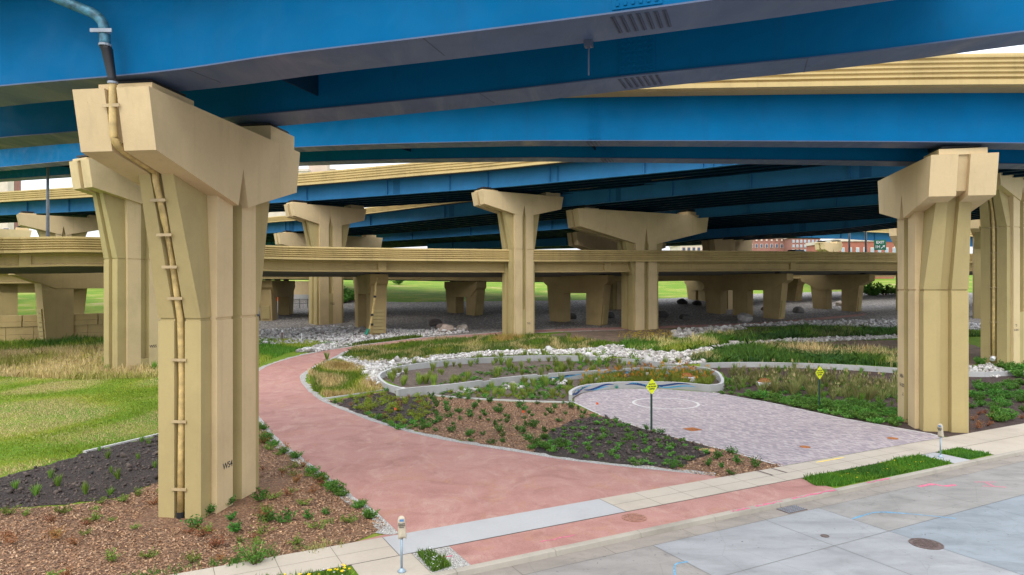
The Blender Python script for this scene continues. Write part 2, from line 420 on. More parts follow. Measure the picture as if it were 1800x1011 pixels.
def face_text(root, body, size, s, z, side, mat='paint_dark'):
    L, we, wp = root['_d'][:3]
    if side > 0: m = frame((wp+.004, s, z), Vector((0,1,0)), Vector((0,0,1)), Vector((1,0,0)))
    else: m = frame((-wp-.004, s, z), Vector((0,-1,0)), Vector((0,0,1)), Vector((-1,0,0)))
    return text('stencil_mark', body, size, m, M[mat], root, .004)
GP = 'tan hammerhead piers under the blue ramps'
P1 = pier('bridge_pier', (-10.54, 24.0), 8, 13.08, 4.7, 2.35, 1.7, 2.75, 1.85, 1.5, 6.46, 'big tan pier in the left foreground with WS4 stencilled on it', group=GP, pads=((-.66,.30),(.82,.70)), cs=-.27, bearing=.15)
face_text(P1, 'WS4', .3, -.62, 1.45, 1)
P2 = pier('bridge_pier', (22.9, 37.3), 12.4, 14.0, 4.25, 2.95, 2.0, 2.7, 2.0, 2.1, 7.35, 'big tan hammerhead pier at right beside the sidewalk, standing in brown mulch', group=GP, pads=((-.72,.30),(.8,.15)), bearing=.16)
face_text(P2, 'NEA', .3, .68, 2.55, -1); face_text(P2, '0-1222', .26, .62, 2.05, -1); face_text(P2, '-2', .26, .5, 1.55, -1)
P3 = pier('bridge_pier', (-32.6, 59.3), 28, 17.75, 4.9, 2.7, 2.2, 3.1, 2.3, 1.9, 9.9, 'tan hammerhead pier partly hidden behind the left foreground pier, standing in dry grass', group=GP, stop=.9)
face_text(P3, 'WS5', .34, .75, 1.9, 1)
P4 = pier('bridge_pier', (.75, 80.0), 58.6, 18.35, 5.55, 2.6, 1.5, 2.65, 1.55, 2.2, 11.9, 'slim tall tan pier at the exact centre with a narrow hammerhead', p=.82, proud=.18, group=GP, stop=3.0, L1=2.4)
face_text(P4, 'TS3', .3, .6, 1.4, 1)
P5 = pier('bridge_pier', (-24.9, 91.5), 49, 18.3, 5.3, 2.6, 1.6, 2.8, 1.9, 2.4, 11.5, 'tan pier left of centre rising behind the tan ramp', p=.82, proud=.18, group=GP, stop=4.0, L1=3.0)
face_text(P5, 'TS2', .4, .2, 2.6, 1)
P6 = pier('bridge_pier', (16.1, 86.0), 64.5, 16.85, 9.9, 2.8, 2.1, 4.2, 1.95, 2.4, 9.1, 'tan pier right of centre with the widest spreading hammerhead', p=.82, proud=.18, group=GP, L1=2.9, vn=2.2)
P7 = pier('bridge_pier', (17.3, 111), 62, 16.1, 9.0, 2.8, 2.0, 4.0, 1.95, 2.4, 9.5, 'shaded tan hammerhead pier just behind the widest one, only its left arm showing', group=GP, L1=2.9)
P8 = pier('bridge_pier', (-33.0, 124), 52, 16.9, 9.8, 2.8, 1.9, 3.8, 1.95, 2.4, 10.5, 'shaded pier whose long cap shows above the tan ramp left of centre', group=GP, L1=2.9)
P9 = pier('bridge_pier', (35.0, 111), 62, 15.3, 4.3, 2.8, 1.9, 2.9, 1.8, 2.4, 9.5, 'short pier cap showing above the tan ramp in front of the far brick buildings', group=GP)
P10 = pier('bridge_pier', (70.5, 152), 62, 17.3, 3.1, 2.5, 1.4, 2.4, 1.2, 1.8, 9.5, 'small far pier under the cream parapet bridge, left of the light poles', group=GP)
P11 = pier('bridge_pier', (63.5, 109), 50, 17.2, 4.6, 2.8, 1.6, 4.6, 2.3, 2.4, 12.7, 'tan pier half hidden behind the left edge of the right pier', group=GP)
P12 = pier('bridge_pier', (45.3, 62.6), 58, 18.3, 4.6, 2.7, 1.9, 3.0, 2.4, 2.1, 12.9, 'tan pier at the far right edge with a white bracketed drain pipe', group=GP, stop=4.6)
face_text(P12, 'TS', .3, -1.1, 3.4, 1); face_text(P12, '0-1201-1', .26, -1.0, 3.0, 1)
P13 = pier('bridge_pier', (68.0, 98), 40, 17.6, 5.4, 2.7, 1.9, 3.2, 2.2, 2.4, 13, 'shaded pier in the gap between the two piers at the right edge', group=GP)
P14 = pier('bridge_pier', (-68.5, 104), 49, 18.25, 5.6, 2.6, 1.6, 2.8, 1.5, 2.0, 11.5, 'far left pier cap under the blue viaduct, beside the light pole', group=GP)
P15 = pier('bridge_pier', (-97.0, 127), 49, 18.4, 6.2, 2.6, 1.6, 2.8, 1.5, 2.0, 11.5, 'pier cap cut off by the left edge of the view', group=GP)

# ------------------------------------------------------------------ low bents under the tan ramps
def bent(cols, zt, cw, ov, label, w=2.0, th=1.5, dE=1.15, dM=2.35, group='low portal bents under the tan ramps', grooves=(True, False)):
    a = Vector((cols[0][0], cols[0][1], 0)); b = Vector((cols[-1][0], cols[-1][1], 0))      # near, far
    ax = (b-a); L = ax.length; ax.normalize(); mid = (a+b)/2
    z0 = gz(mid.y); root = empty('ramp_bent', (mid.x, mid.y, z0), label, 'bridge pier', group, -math.atan2(ax.x, ax.y))
    Z = zt-z0; hl = L/2+ov
    mb = MB(); h = cw/2
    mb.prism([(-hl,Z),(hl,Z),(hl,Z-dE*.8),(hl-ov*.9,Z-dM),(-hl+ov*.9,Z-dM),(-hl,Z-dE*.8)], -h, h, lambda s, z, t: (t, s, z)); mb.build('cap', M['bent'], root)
    for k, c in enumerate(cols):
        s = (Vector((c[0], c[1], 0))-mid).dot(ax); zg = gz(c[1])-z0-.4
        out = -1 if k == 0 else (1 if k == len(cols)-1 else 0)
        t2 = th/2; top = Z-dM*.55; wo = .55
        mb = MB()
        r0 = [(-t2, s-w/2), (t2, s-w/2), (t2, s+w/2), (-t2, s+w/2)]
        r1 = [(-t2, s-w/2-(wo if out < 0 else 0)), (t2, s-w/2-(wo if out < 0 else 0)), (t2, s+w/2+(wo if out > 0 else 0)), (-t2, s+w/2+(wo if out > 0 else 0))]
        mb.loft([[(x, y, zg) for x, y in r0], [(x, y, top) for x, y in r1]])
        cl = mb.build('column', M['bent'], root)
        if out < 0:      # coursed panel on the outer face
            hgt = (Z-dM)*.62; n = 7; mb = MB()
            for i in range(n):
                f0, f1 = i/n, (i+.86)/n
                za, zb_ = f0*hgt, f1*hgt
                ya, yb = [s-w/2-wo*((z-zg)/(top-zg)) for z in (za, zb_)]
                mb.loft([[(-t2*.66, ya-.14, za), (t2*.66, ya-.14, za), (t2*.66, ya+.2, za), (-t2*.66, ya+.2, za)], [(-t2*.66, yb-.14, zb_), (t2*.66, yb-.14, zb_), (t2*.66, yb+.2, zb_), (-t2*.66, yb+.2, zb_)]])
            mb.build('coursed_panel', M['ochre'], root)
    for i in range(3):
        y = -hl*.75+i*hl*.75; mb = MB(); mb.box(-.3, .3, y-.35, y+.35, Z+.001, Z+.2); mb.build('bearing', M['rubber'], root)
    return root
def gp(px, py): p = G(px, py); return (p.x, p.y)
def bzt(c, d=-.25, path=None):
    p, t, n_ = station(path or pr, CX+F*c[0]/c[1]); return p.z+d
_c = gp(100,600)
bent([_c, (_c[0]+4.3, _c[1]+5.8)], 9.75, 2.0, 4.2, 'low tan bent at far left with coursed stone-like panel beside the retaining wall', 2.6, 1.9)
_c = gp(10,580)
bent([_c, (_c[0]+5.5, _c[1]+4.0)], 9.2, 1.9, 3.0, 'low tan bent cut by the left edge of the view', 2.4, 1.9)
bent([gp(661,587), gp(640,575)], 9.05, 2.1, 1.7, 'low tan bent left of centre with a yellow drain pipe down its corner', 1.9, 1.9)
bent([gp(1049,570), gp(985,564)], 9.1, 1.8, 2.2, 'two-column low bent between the two tall central piers', 2.2, 1.7)
bent([gp(1360,559), gp(1307,554), gp(1260,550)], 9.45, 1.9, 2.4, 'three-column low bent right of centre, boulder at its foot', 2.3, 1.7)
bent([gp(1496,546), gp(1446,542)], 9.5, 1.9, 3.2, 'two-column low bent next to the right pier, in white gravel', 2.2, 1.7)
bent([gp(834,553), gp(801,549)], 8.4, 1.9, 1.6, 'small dark bent left of the central slim pier', 1.9, 1.6)
bent([gp(473,562), gp(502,552)], 8.5, 1.9, 1.6, 'low bent right behind the left foreground pier, orange sign behind it', 2.0, 1.6)
bent([gp(1240,528), gp(1222,526)], 9.3, 1.9, 1.9, 'distant low bent in shade left of the three-column bent', 2.0, 1.6)
bent([gp(1395,528), gp(1375,526)], 9.3, 1.9, 1.9, 'distant low bent in shade right of the three-column bent', 2.0, 1.6)

# ------------------------------------------------------------------ ground materials
def m_lawn():
    m, nt, b = nmat('lawn_ground'); n = N(nt)
    a = n.noise(.16, 5, .6); f = n.noise(2.2, 6, .7); h = n.noise(14, 4, .7)
    c = n.ramp(a, [(.30, (.34, .28, .13)), (.40, (.21, .25, .035)), (.55, (.115, .205, .016))])
    c = n.mix(n.ramp(f, [(.54, g(0)), (.72, g(.4))]), c, (.29, .23, .105))
    c = n.mix(n.ramp(h, [(.35, g(.5)), (.6, g(0))]), c, (.04, .075, .012))
    n.ln(c, b.inputs['Base Color']); b.inputs['Roughness'].default_value = .95; b.inputs['Specular IOR Level'].default_value = .1
    n.bump(b, h, .6, .06); return m
def m_trail():
    m, nt, b = nmat('red_crushed_stone'); n = N(nt)
    a = n.noise(.45, 6, .62, None, 1.4); f = n.noise(26, 5, .85); d = n.noise(.55, 7, .68, n.mapv((1.2, .8, 1), (0, 0, .5)), 1.6)
    c = n.ramp(a, [(.3, (.27, .125, .105)), (.5, (.345, .172, .145)), (.72, (.39, .215, .18))])
    c = n.mix(n.ramp(d, [(.5, g(0)), (.7, g(.55))]), c, (.46, .31, .25))
    e = n.noise(.7, 6, .65, n.mapv((1, .8, 1), (0, 0, -.5)), 1.2)
    c = n.mix(n.ramp(e, [(.54, g(0)), (.72, g(.6))]), c, (.36, .18, .10))
    c = n.mix(n.ramp(f, [(.32, g(.6)), (.52, g(0))]), c, (.17, .07, .06))
    c = n.mix(n.ramp(n.noise(75, 2, .8), [(.62, g(0)), (.75, g(.5))]), c, (.6, .45, .4))
    n.ln(c, b.inputs['Base Color']); b.inputs['Roughness'].default_value = .95; n.bump(b, n.noise(3, 6, .7), .35, .06); return m
def m_mulch():
    m, nt, b = nmat('bark_mulch'); n = N(nt)
    v = n.new('ShaderNodeTexVoronoi'); v.inputs['Scale'].default_value = 15; n.ln(n.mapv((1, 2.2, 1), (0, 0, .4)), v.inputs['Vector'])
    sp = n.new('ShaderNodeSeparateColor'); n.ln(v.outputs['Color'], sp.inputs[0])
    c = n.ramp(sp.outputs[0], [(0, (.09, .042, .022)), (.3, (.23, .112, .055)), (.65, (.33, .17, .085)), (.93, (.43, .25, .13)), (1, (.60, .42, .28))])
    c = n.mix(n.ramp(n.noise(.5, 4), [(.35, g(.35)), (.7, g(0))]), c, (.12, .06, .03))
    c = n.mix(n.ramp(v.outputs['Distance'], [(.35, g(0)), (.8, g(.8))]), c, (.05, .025, .014))
    n.ln(c, b.inputs['Base Color']); b.inputs['Roughness'].default_value = .9; n.bump(b, n.mix(.5, v.outputs['Distance'], n.noise(22, 4, .7)), .9, .07); return m
def m_soil(name, c0, s=1.0):
    m, nt, b = nmat(name); n = N(nt)
    a = n.noise(1.2, 6, .65); f = n.noise(24*s, 5, .75)
    c = n.ramp(a, [(.3, tuple(x*.65 for x in c0)), (.7, tuple(x*1.3 for x in c0))])
    c = n.mix(n.ramp(f, [(.35, g(.6)), (.55, g(0))]), c, tuple(x*.4 for x in c0))
    c = n.mix(n.ramp(n.noise(40*s, 2, .8), [(.66, g(0)), (.8, g(.6))]), c, tuple(min(1, x*2.6+.05) for x in c0))
    n.ln(c, b.inputs['Base Color']); b.inputs['Roughness'].default_value = .95; n.bump(b, n.mix(.5, n.noise(3.5, 6, .75), n.noise(16, 4, .8)), 1.0, .3); return m
def m_gravel(name, sc_, lo, hi):
    m, nt, b = nmat(name); n = N(nt)
    v = n.new('ShaderNodeTexVoronoi'); v.inputs['Scale'].default_value = sc_; n.ln(n.pos(), v.inputs['Vector'])
    sp = n.new('ShaderNodeSeparateColor'); n.ln(v.outputs['Color'], sp.inputs[0])
    c = n.ramp(sp.outputs[1], [(0, lo), (.5, tuple((x+y)/2 for x, y in zip(lo, hi))), (1, hi)])
    c = n.mix(n.ramp(v.outputs['Distance'], [(.3, g(0)), (.75, g(.8))]), c, tuple(x*.35 for x in lo))
    c = n.mix(n.ramp(n.noise(.14, 5, .6), [(.4, g(0)), (.7, g(.35))]), c, (.2, .17, .14))
    n.ln(c, b.inputs['Base Color']); b.inputs['Roughness'].default_value = .9; n.bump(b, v.outputs['Distance'], .8, .1); return m
def m_paver():
    m, nt, b = nmat('concrete_pavers'); n = N(nt)
    vec = n.mapv((1, 1, 1), (0, 0, R_(62)))
    br = n.new('ShaderNodeTexBrick'); n.ln(vec, br.inputs['Vector']); br.inputs['Scale'].default_value = 1; br.offset = .5
    br.inputs['Brick Width'].default_value = .26; br.inputs['Row Height'].default_value = .13; br.inputs['Mortar Size'].default_value = .009; br.inputs['Bias'].default_value = -.1
    br.inputs['Color1'].default_value = (0, 0, 0, 1); br.inputs['Color2'].default_value = (1, 1, 1, 1); br.inputs['Mortar'].default_value = (.5, .5, .5, 1)
    mixn = n.mix(.5, br.outputs['Color'], n.noise(1.3, 5, .7, n.mapv((.45, 1.6, 1)), .8))
    c = n.ramp(mixn, [(.2, (.20, .175, .205)), (.38, (.29, .24, .255)), (.52, (.33, .28, .285)), (.68, (.41, .365, .355)), (.85, (.26, .235, .27))])
    c = n.mix(n.ramp(br.outputs['Fac'], [(.1, g(0)), (.6, g(.55))]), c, (.16, .14, .14))
    n.ln(c, b.inputs['Base Color']); b.inputs['Roughness'].default_value = .85; n.bump(b, n.noise(20, 3), .2, .02); return m
def m_road(name, c0, stain=.4, tint=None):
    m, nt, b = nmat(name); n = N(nt)
    a = n.noise(.5, 6, .62, n.mapv((1, 2.5, 1), (0, 0, R_(-28))), .5); f = n.noise(40, 4, .75); d = n.noise(1.6, 6, .65, n.mapv((1, 1, 1)), 1.2)
    c = n.ramp(a, [(.3, tuple(x*.74 for x in c0)), (.55, c0), (.75, tuple(x*1.16 for x in c0))])
    c = n.mix(n.ramp(d, [(.54, g(0)), (.70, g(stain))]), c, tuple(x*.5 for x in c0))
    ck = n.voro(.33, n.mix(.06, n.pos(), n.noise(1.2, 4)), 'DISTANCE_TO_EDGE'); c = n.mix(n.ramp(ck, [(.0, g(.22)), (.005, g(0))]), c, tuple(x*.3 for x in c0))
    sp_ = n.noise(7, 2, .5); c = n.mix(n.mix(1, n.ramp(sp_, [(.68, g(0)), (.72, g(.8))]), n.ramp(n.noise(.45, 3), [(.5, g(0)), (.62, g(1))]), 'MULTIPLY'), c, (.05, .045, .042))
    c = n.mix(n.ramp(f, [(.3, g(.3)), (.55, g(0))]), c, tuple(x*.6 for x in c0))
    v = n.voro(1.7); c = n.mix(n.ramp(v, [(.025, g(.7)), (.06, g(0))]), c, (.06, .06, .06))
    n.ln(c, b.inputs['Base Color']); b.inputs['Roughness'].default_value = .85; n.bump(b, f, .15, .01); return m
M['lawn'] = m_lawn(); M['trail'] = m_trail(); M['mulch'] = m_mulch()
M['soil'] = m_soil('black_soil', (.056, .039, .033)); M['dirt'] = m_soil('brown_dirt', (.22, .15, .105)); M['gsoil'] = m_soil('garden_soil', (.17, .125, .095)); M['rsoil'] = m_soil('red_brown_soil', (.085, .05, .04))
M['gravel'] = m_gravel('shade_dark_gravel', 4.6, (.11, .098, .09), (.40, .375, .345)); M['edge'] = m_gravel('pale_limestone_chips', 22, (.48, .46, .43), (.80, .78, .74))  # gravel bed colour lowered to paint in the shade below the ramps
M['paver'] = m_paver()
M['walk'] = concrete('tan_sidewalk', (.40, .35, .285), .08, streak=.15); M['walk2'] = concrete('new_sidewalk', (.35, .353, .357), .06, streak=.1, speck=False)
M['kerb'] = concrete('kerb_concrete', (.32, .29, .24), .14)
M['road_a'] = m_road('worn_road', (.235, .22, .205), .5); M['road_b'] = m_road('new_road_panel', (.255, .262, .27), .3); M['road_c'] = m_road('tan_road_panel', (.235, .225, .21), .45); M['road_d'] = m_road('blue_grey_road_panel', (.20, .228, .25), .4); M['gutter'] = m_road('gutter', (.25, .22, .19), .5)
M['rust'] = plain('rusty_iron', (.33, .115, .03), .8, .2, .4, 12, .4); M['iron'] = plain('worn_cast_iron', (.15, .11, .10), .6, .6, .4, 10, .4)

def pg(pts): return [G(*p) for p in pts]
def rough(pts, amt=.08, step=.5, closed=True):     # organic outline: resample and jitter
    out = []; n = len(pts)
    for i in range(n if closed else n-1):
        a = Vector(pts[i]); b = Vector(pts[(i+1) % n]); L = (b-a).length; k = max(1, min(40, int(L/step)))
        for j in range(k):
            p = a.lerp(b, j/k); out.append(Vector((p.x+rng.normal()*amt*(j > 0), p.y+rng.normal()*amt*(j > 0), 0)))
    if not closed: out.append(Vector(pts[-1]))
    return out

base = [st(-260, 16.55), st(700, 16.55), (900, 800), (-900, 800), (-900, -115)]
sheet('ground', base, 0, M['lawn'])
# gravel and dirt areas under the viaducts
sheet('gravel_bed', rough(pg([(250,588),(456,590),(520,592),(600,600),(640,605),(697,600),(845,588),(940,581),(1080,577),(1160,575),(1290,575),(1400,572),(1583,578),(1720,578),(1950,592),(1950,520),(1700,514),(1583,510),(1480,512),(1300,517),(1240,521),(1150,525),(1000,528),(880,529),(700,531),(560,523),(400,528),(250,545)]), .25, 1.5), .006, M['gravel'])
sheet('gravel_bed', rough(pg([(30,603),(128,582),(182,573),(300,572),(300,602),(182,600)]), .15, .8), .007, M['gravel'])
sheet('dirt_patch', rough(pg([(930,594),(1010,581),(1100,578),(1225,577),(1245,586),(1210,600),(1100,604),(1000,599)]), .2, .8), .008, M['dirt'])
sheet('dirt_patch', rough(pg([(1390,607),(1480,599),(1583,597),(1700,601),(1745,622),(1710,642),(1650,642),(1583,616),(1500,613)]), .2, .8), .008, M['dirt'])

# trail of red crushed stone with pale stone edging
tl = smooth(pg([(698,939),(682,923),(651,895),(617,873),(566,833),(530,806),(489,774),(456,735),(434,705),(430,685),(440,665),(455,652),(477,640),(519,627),(557,619),(578,615),(652,604.5),(697,598.6),(756,592.5),(845,586.5),(900,582),(1000,577.5),(1080,575.3),(1156,573),(1328,567),(1447,557.5),(1520,551)]), 4)
tr = smooth(pg([(1257,836),(1186,829),(1097,820),(993,808),(933,798),(850,785),(756,768),(667,744),(608,722),(566,704),(542,685),(528,664),(539,652),(566,637),(593,625),(617,615),(697,604.5),(771,597),(850,591),(900,587),(1000,582),(1080,579.7),(1156,577.3),(1328,571.5),(1447,561.5),(1520,554)]), 4)
tp = [st(5.2, 19.86)] + list(tl[1:]) + list(reversed(tr))+[st(20.0, 19.86)]
sheet('trail', tp, .016, M['trail'])
def edge_strip(pl, side, wd):
    a, b = [], []
    for i, p in enumerate(pl):
        nx, ny = nrm(pl, i); w_ = wd*(1+.25*rng.normal())
        a.append((p.x-nx*side*.06, p.y-ny*side*.06)); b.append((p.x+nx*side*w_, p.y+ny*side*w_))
    vs = []
    for p, q in zip(a, b): vs += [(p[0], p[1], gz(p[1])+.022), (q[0], q[1], gz(q[1])+.022)]
    mb = MB(); mb.add(vs, [(2*i, 2*i+2, 2*i+3, 2*i+1) for i in range(len(a)-1)]); o = mb.build('trail_edging', M['edge']); o['kind'] = 'structure'
edge_strip(rough(tl[:84], .03, .35, False), 1, .34)
edge_strip(rough(tr[:86], .03, .35, False), -1, .36)

# planting beds
bed_c = pg([(573,705),(640,694),(697,685),(715,686),(756,696),(844,703),(919,707),(1000,709),(1058,730),(1144,757),(1286,794),(1355,812)])+[st(23.6, 19.86), st(19.7, 19.86)]+pg([(1186,826),(1097,816),(993,804),(933,794),(850,781),(756,764),(667,740),(608,718)])
sheet('mulch_bed', bed_c, .010, M['mulch'])
soil_l = pg([(580,706),(640,695),(697,687),(745,694),(765,716),(745,740),(700,752),(667,740),(630,727)])
soil_r = pg([(1046,730),(1144,757.5),(1245,785),(1250,796),(1190,825),(1097,816),(993,804.5),(938,795),(966,759),(1000,742)])
sheet('soil_bed', rough(soil_l, .16, .4), .015, M['soil']); sheet('soil_bed', rough(soil_r, .16, .4), .015, M['soil'])
bed_l = pg([(0,897),(119,889),(213,875),(264,854),(290,838),(456,745),(489,778),(530,810),(566,837),(617,877),(651,899),(682,927)])+[st(5.3, 19.88), st(-30, 19.88)]+pg([(-300,915)])
sheet('mulch_bed', bed_l, .010, M['mulch'])
soil_ll = pg([(-260,872),(0,840),(94,814),(162,793),(273,767),(330,756),(330,832),(264,853),(213,874),(119,887),(0,895),(-260,925)])
sheet('soil_bed', rough(soil_ll, .12, .35), .015, M['soil'])
gar1 = pg([(668,664),(682,650),(697,646),(726,641),(771,637),(850,629.5),(919,626),(1025,626),(1126,632),(1200,641),(1224,646),(1123,650),(1061,654),(963,660),(880,668),(800,678),(715,684)])
sheet('garden_soil', gar1, .012, M['gsoil'])
gar2 = pg([(720,686),(800,679),(880,669),(963,661),(1061,655),(1123,651),(1224,647),(1262,655),(1272,668),(1250,686),(1171,682),(1097,682),(1052,686),(1012,698),(1000,707),(919,705),(844,702),(756,695)])
sheet('garden_soil', gar2, .013, M['gsoil'])
gar3 = pg([(1236,643),(1367,642),(1511,647),(1583,652),(1900,662),(1900,740),(1800,746),(1740,757),(1686,771),(1634,763),(1475,735),(1352,708),(1255,691),(1278,672),(1270,655)])
sheet('soil_bed', gar3, .011, M['rsoil'])

# paver plaza
plz = pg([(1008,706),(1010.7,699),(1025,691),(1052,686),(1097,683),(1171,684),(1252,690),(1352,708),(1475,735),(1634,763)])+[st(35.0, 19.9), st(23.5, 19.9)]+pg([(1286.6,794),(1144,757),(1058,730)])
sheet('paver_plaza', plz, .020, M['paver'])
M['soldier'] = concrete('pale_paver_edge', (.50, .49, .475), .08)
def strip(pl, wd): return [(p[0], p[1]) for p in pl]+[(p[0]+nrm(pl, i)[0]*wd, p[1]+nrm(pl, i)[1]*wd) for i, p in reversed(list(enumerate(pl)))]
sheet('paver_edging', strip(pg([(1252,690),(1352,708),(1475,735),(1634,763)])+[st(35.0, 19.9)], .14), .025, M['soldier'])
sheet('paver_edging', strip(list(reversed(pg([(1008,706),(1058,730),(1144,757),(1286.6,794)])+[st(23.5, 19.9)])), .12), .025, M['soldier'])
rc = G(1170, 709); ring = MB()
for r0, r1 in ((1.98, 2.14),):
    k = 64; ps = [[(rc.x+r*math.cos(2*math.pi*i/k), rc.y+r*math.sin(2*math.pi*i/k), .026) for i in range(k)] for r in (r0, r1)]
    ring.add(ps[0]+ps[1], [(i, (i+1) % k, k+(i+1) % k, k+i) for i in range(k)])
tag(ring.build('paver_ring', M['soldier']), kind='structure')

# sidewalk, kerb, road
def quad_sheet(name, u0, u1, n0, n1, z, mat, **k): return sheet(name, [st(u0, n0), st(u1, n0), st(u1, n1), st(u0, n1)], z, mat, **k)
def slabs(name, us, ns, z, mat, gap=.014):
    vs, fs = [], []
    for a, b in zip(us, us[1:]):
        for c, d in zip(ns, ns[1:]):
            k = len(vs); vs += [st(a+gap/2, c+gap/2, z), st(b-gap/2, c+gap/2, z), st(b-gap/2, d-gap/2, z), st(a+gap/2, d-gap/2, z)]; fs.append((k, k+1, k+2, k+3))
    mb = MB(); mb.add(vs, fs); o = mb.build(name, mat); o['kind'] = 'structure'; return o
M['joint'] = plain('sandy_joint', (.13, .115, .095), .95)
quad_sheet('walk_base', -40, 90, 18.26, 19.87, .012, M['joint'])
slabs('sidewalk', [6.2-1.55*i for i in range(28, -1, -1)], [18.28, 19.06, 19.85], .03, M['walk'])
slabs('sidewalk', [6.2, 14.1], [18.28, 19.85], .03, M['walk2'], .03)
slabs('sidewalk', [14.1+1.55*i for i in range(12)], [18.28, 19.06, 19.85], .03, M['walk'], .018)
slabs('sidewalk', [14.1+1.55*11+1.7*i for i in range(24)], [18.28, 19.85], .03, M['walk'], .018)
quad_sheet('walk_pad', 4.85, 6.55, 16.74, 18.27, .024, M['walk']); quad_sheet('walk_pad', 30.3, 31.5, 16.74, 18.27, .024, M['walk2'])
quad_sheet('sidewalk', 33.4, 75, 16.74, 18.27, .024, M['walk'])
quad_sheet('trail', 7.7, 22.6, 16.73, 18.27, .018, M['trail']); quad_sheet('trail_edging', 6.57, 7.75, 16.73, 18.27, .014, M['edge'])
kb = MB()
for i in range(-14, 40):
    a, b = i*3.05+1.1, i*3.05+3.05+1.1-.015
    pth = [st(a+(b-a)*j/4, 16.5) for j in range(5)]
    kb.sweep(pth, [(.02,-.3),(.0,-.16),(.03,.005),(.07,.026),(.23,.03),(.24,-.3)])
tag(kb.build('kerb', M['kerb'], None), kind='structure')
def rs(name, us, ns, mat, z=-.13): slabs(name, us, ns, z, mat, .02)
sheet('road', [st(-60, -60), st(130, -60), st(130, 16.52), st(-60, 16.52)], -.142, M['joint'])
rs('road_gutter', [-40+i*3.05 for i in range(45)], [15.85, 16.51], M['gutter'], -.132)
rs('road_slab', [-40,-26,-20,-13.4,-6.8,-.2,6.4,13.2], [-30,-18,-10,2,9.3,13.3,15.85], M['road_a'])
rs('road_slab', [13.2,17.9,20.5], [-30,-18,-10,2,9.3,13.3,15.85], M['road_b'])
rs('road_slab', [20.5,25.8,30.6,36,42,52,70,90,110], [13.3,15.85], M['road_c'])
rs('road_slab', [20.5,25.8,30.6,36,42,52,70,90,110], [-30,-18,-10,2,9.3,13.3], M['road_d'])

# pavement paint
def ribbon(name, pts, wd, z, mat, label=None):
    vs, fs = [], []
    for i, p in enumerate(pts):
        nx, ny = nrm(pts, i); w_ = wd*(1+.3*rng.normal())/2
        vs += [(p[0]-nx*w_, p[1]-ny*w_, p[2]+z), (p[0]+nx*w_, p[1]+ny*w_, p[2]+z)]
        if i: fs.append((2*i-2, 2*i, 2*i+1, 2*i-1))
    mb = MB(); mb.add(vs, fs); o = mb.build(name, mat); return tag(o, label, 'paint mark')
M['pink'] = plain('pink_marking_paint', (.52, .12, .19), .8, 0, .3, 9); M['bluep'] = plain('blue_marking_paint', (.10, .27, .42), .8, 0, .4, 9); M['yellowp'] = plain('yellow_marking_paint', (.75, .55, .06), .8, 0, .3, 9)
def gr(px, py, z=-.13):
    Y = (CH-z)*F/(py-CY); return Vector(((px-CX)*Y/F, Y, z))
rib = lambda pts, k=5: smooth([gr(*p) for p in pts], k)
ribbon('paint_mark', rib([(1498,912),(1520,905),(1545,900),(1600,903),(1680,911)]), .07, .004, M['bluep'], 'pale blue utility line painted across the concrete road')
ribbon('paint_mark', rib([(1186,1011),(1187,992),(1209,987)], 3), .07, .004, M['bluep'], 'small blue corner mark painted near the bottom edge of the road')
ribbon('paint_mark', rib([(1615,855),(1640,851),(1660,854),(1680,852)]), .16, .004, M['pink'], 'faded pink scrawl painted on the road beyond the storm grate')
ribbon('paint_mark', rib([(1713,847),(1752,847)], 2), .06, .004, M['pink'], 'upper bar of the pink letter mark on the road')
ribbon('paint_mark', rib([(1727,854),(1768,856)], 2), .06, .004, M['pink'], 'lower bar of the pink letter mark on the road')
ribbon('paint_mark', rib([(1732,847.5),(1748,855)], 2), .06, .004, M['pink'], 'stem of the pink letter mark on the road')
for k, (u0, u1) in enumerate(((17.2, 18.0), (18.3, 19.6), (20.1, 22.4), (24.3, 25.6))):
    ribbon('paint_mark', [st(u0+(u1-u0)*i/8, 16.62+.04*math.sin(i*2.3), .0) for i in range(9)], .10, .034, M['pink'], ['short pink dash at the left end of the painted kerb', 'pink dash on the kerb beside the red crushed stone', 'longest pink streak on the kerb where the grass strip begins', 'pink streak on the kerb below the middle of the grass strip'][k])
ribbon('paint_mark', [st(10.2+i*.15, 17.3+.03*math.sin(i*1.7), .0) for i in range(9)], .07, .026, M['pink'], 'pink line sprayed on the red crushed stone strip')
ribbon('paint_mark', [st(6.8+i*.1, 17.6+.03*math.sin(i*1.7), .0) for i in range(8)], .06, .022, M['pink'], 'pink line sprayed on the pale stone chips behind the parking meter')
ribbon('paint_mark', [st(25.2+i*.26, 19.6, .0) for i in range(8)], .07, .034, M['yellowp'], 'yellow line sprayed on the sidewalk at the edge of the pavers')
for u, l in ((21.9, 'left dark strip set across the sidewalk'), (22.7, 'right dark strip set across the sidewalk')):
    mb = MB(); a = [st(u, 19.05, .034), st(u+.1, 19.05, .034), st(u+.1, 19.84, .034), st(u, 19.84, .034)]; mb.add(a, [(0,1,2,3)]); tag(mb.build('metal_strip', M['iron']), l, 'metal strip')

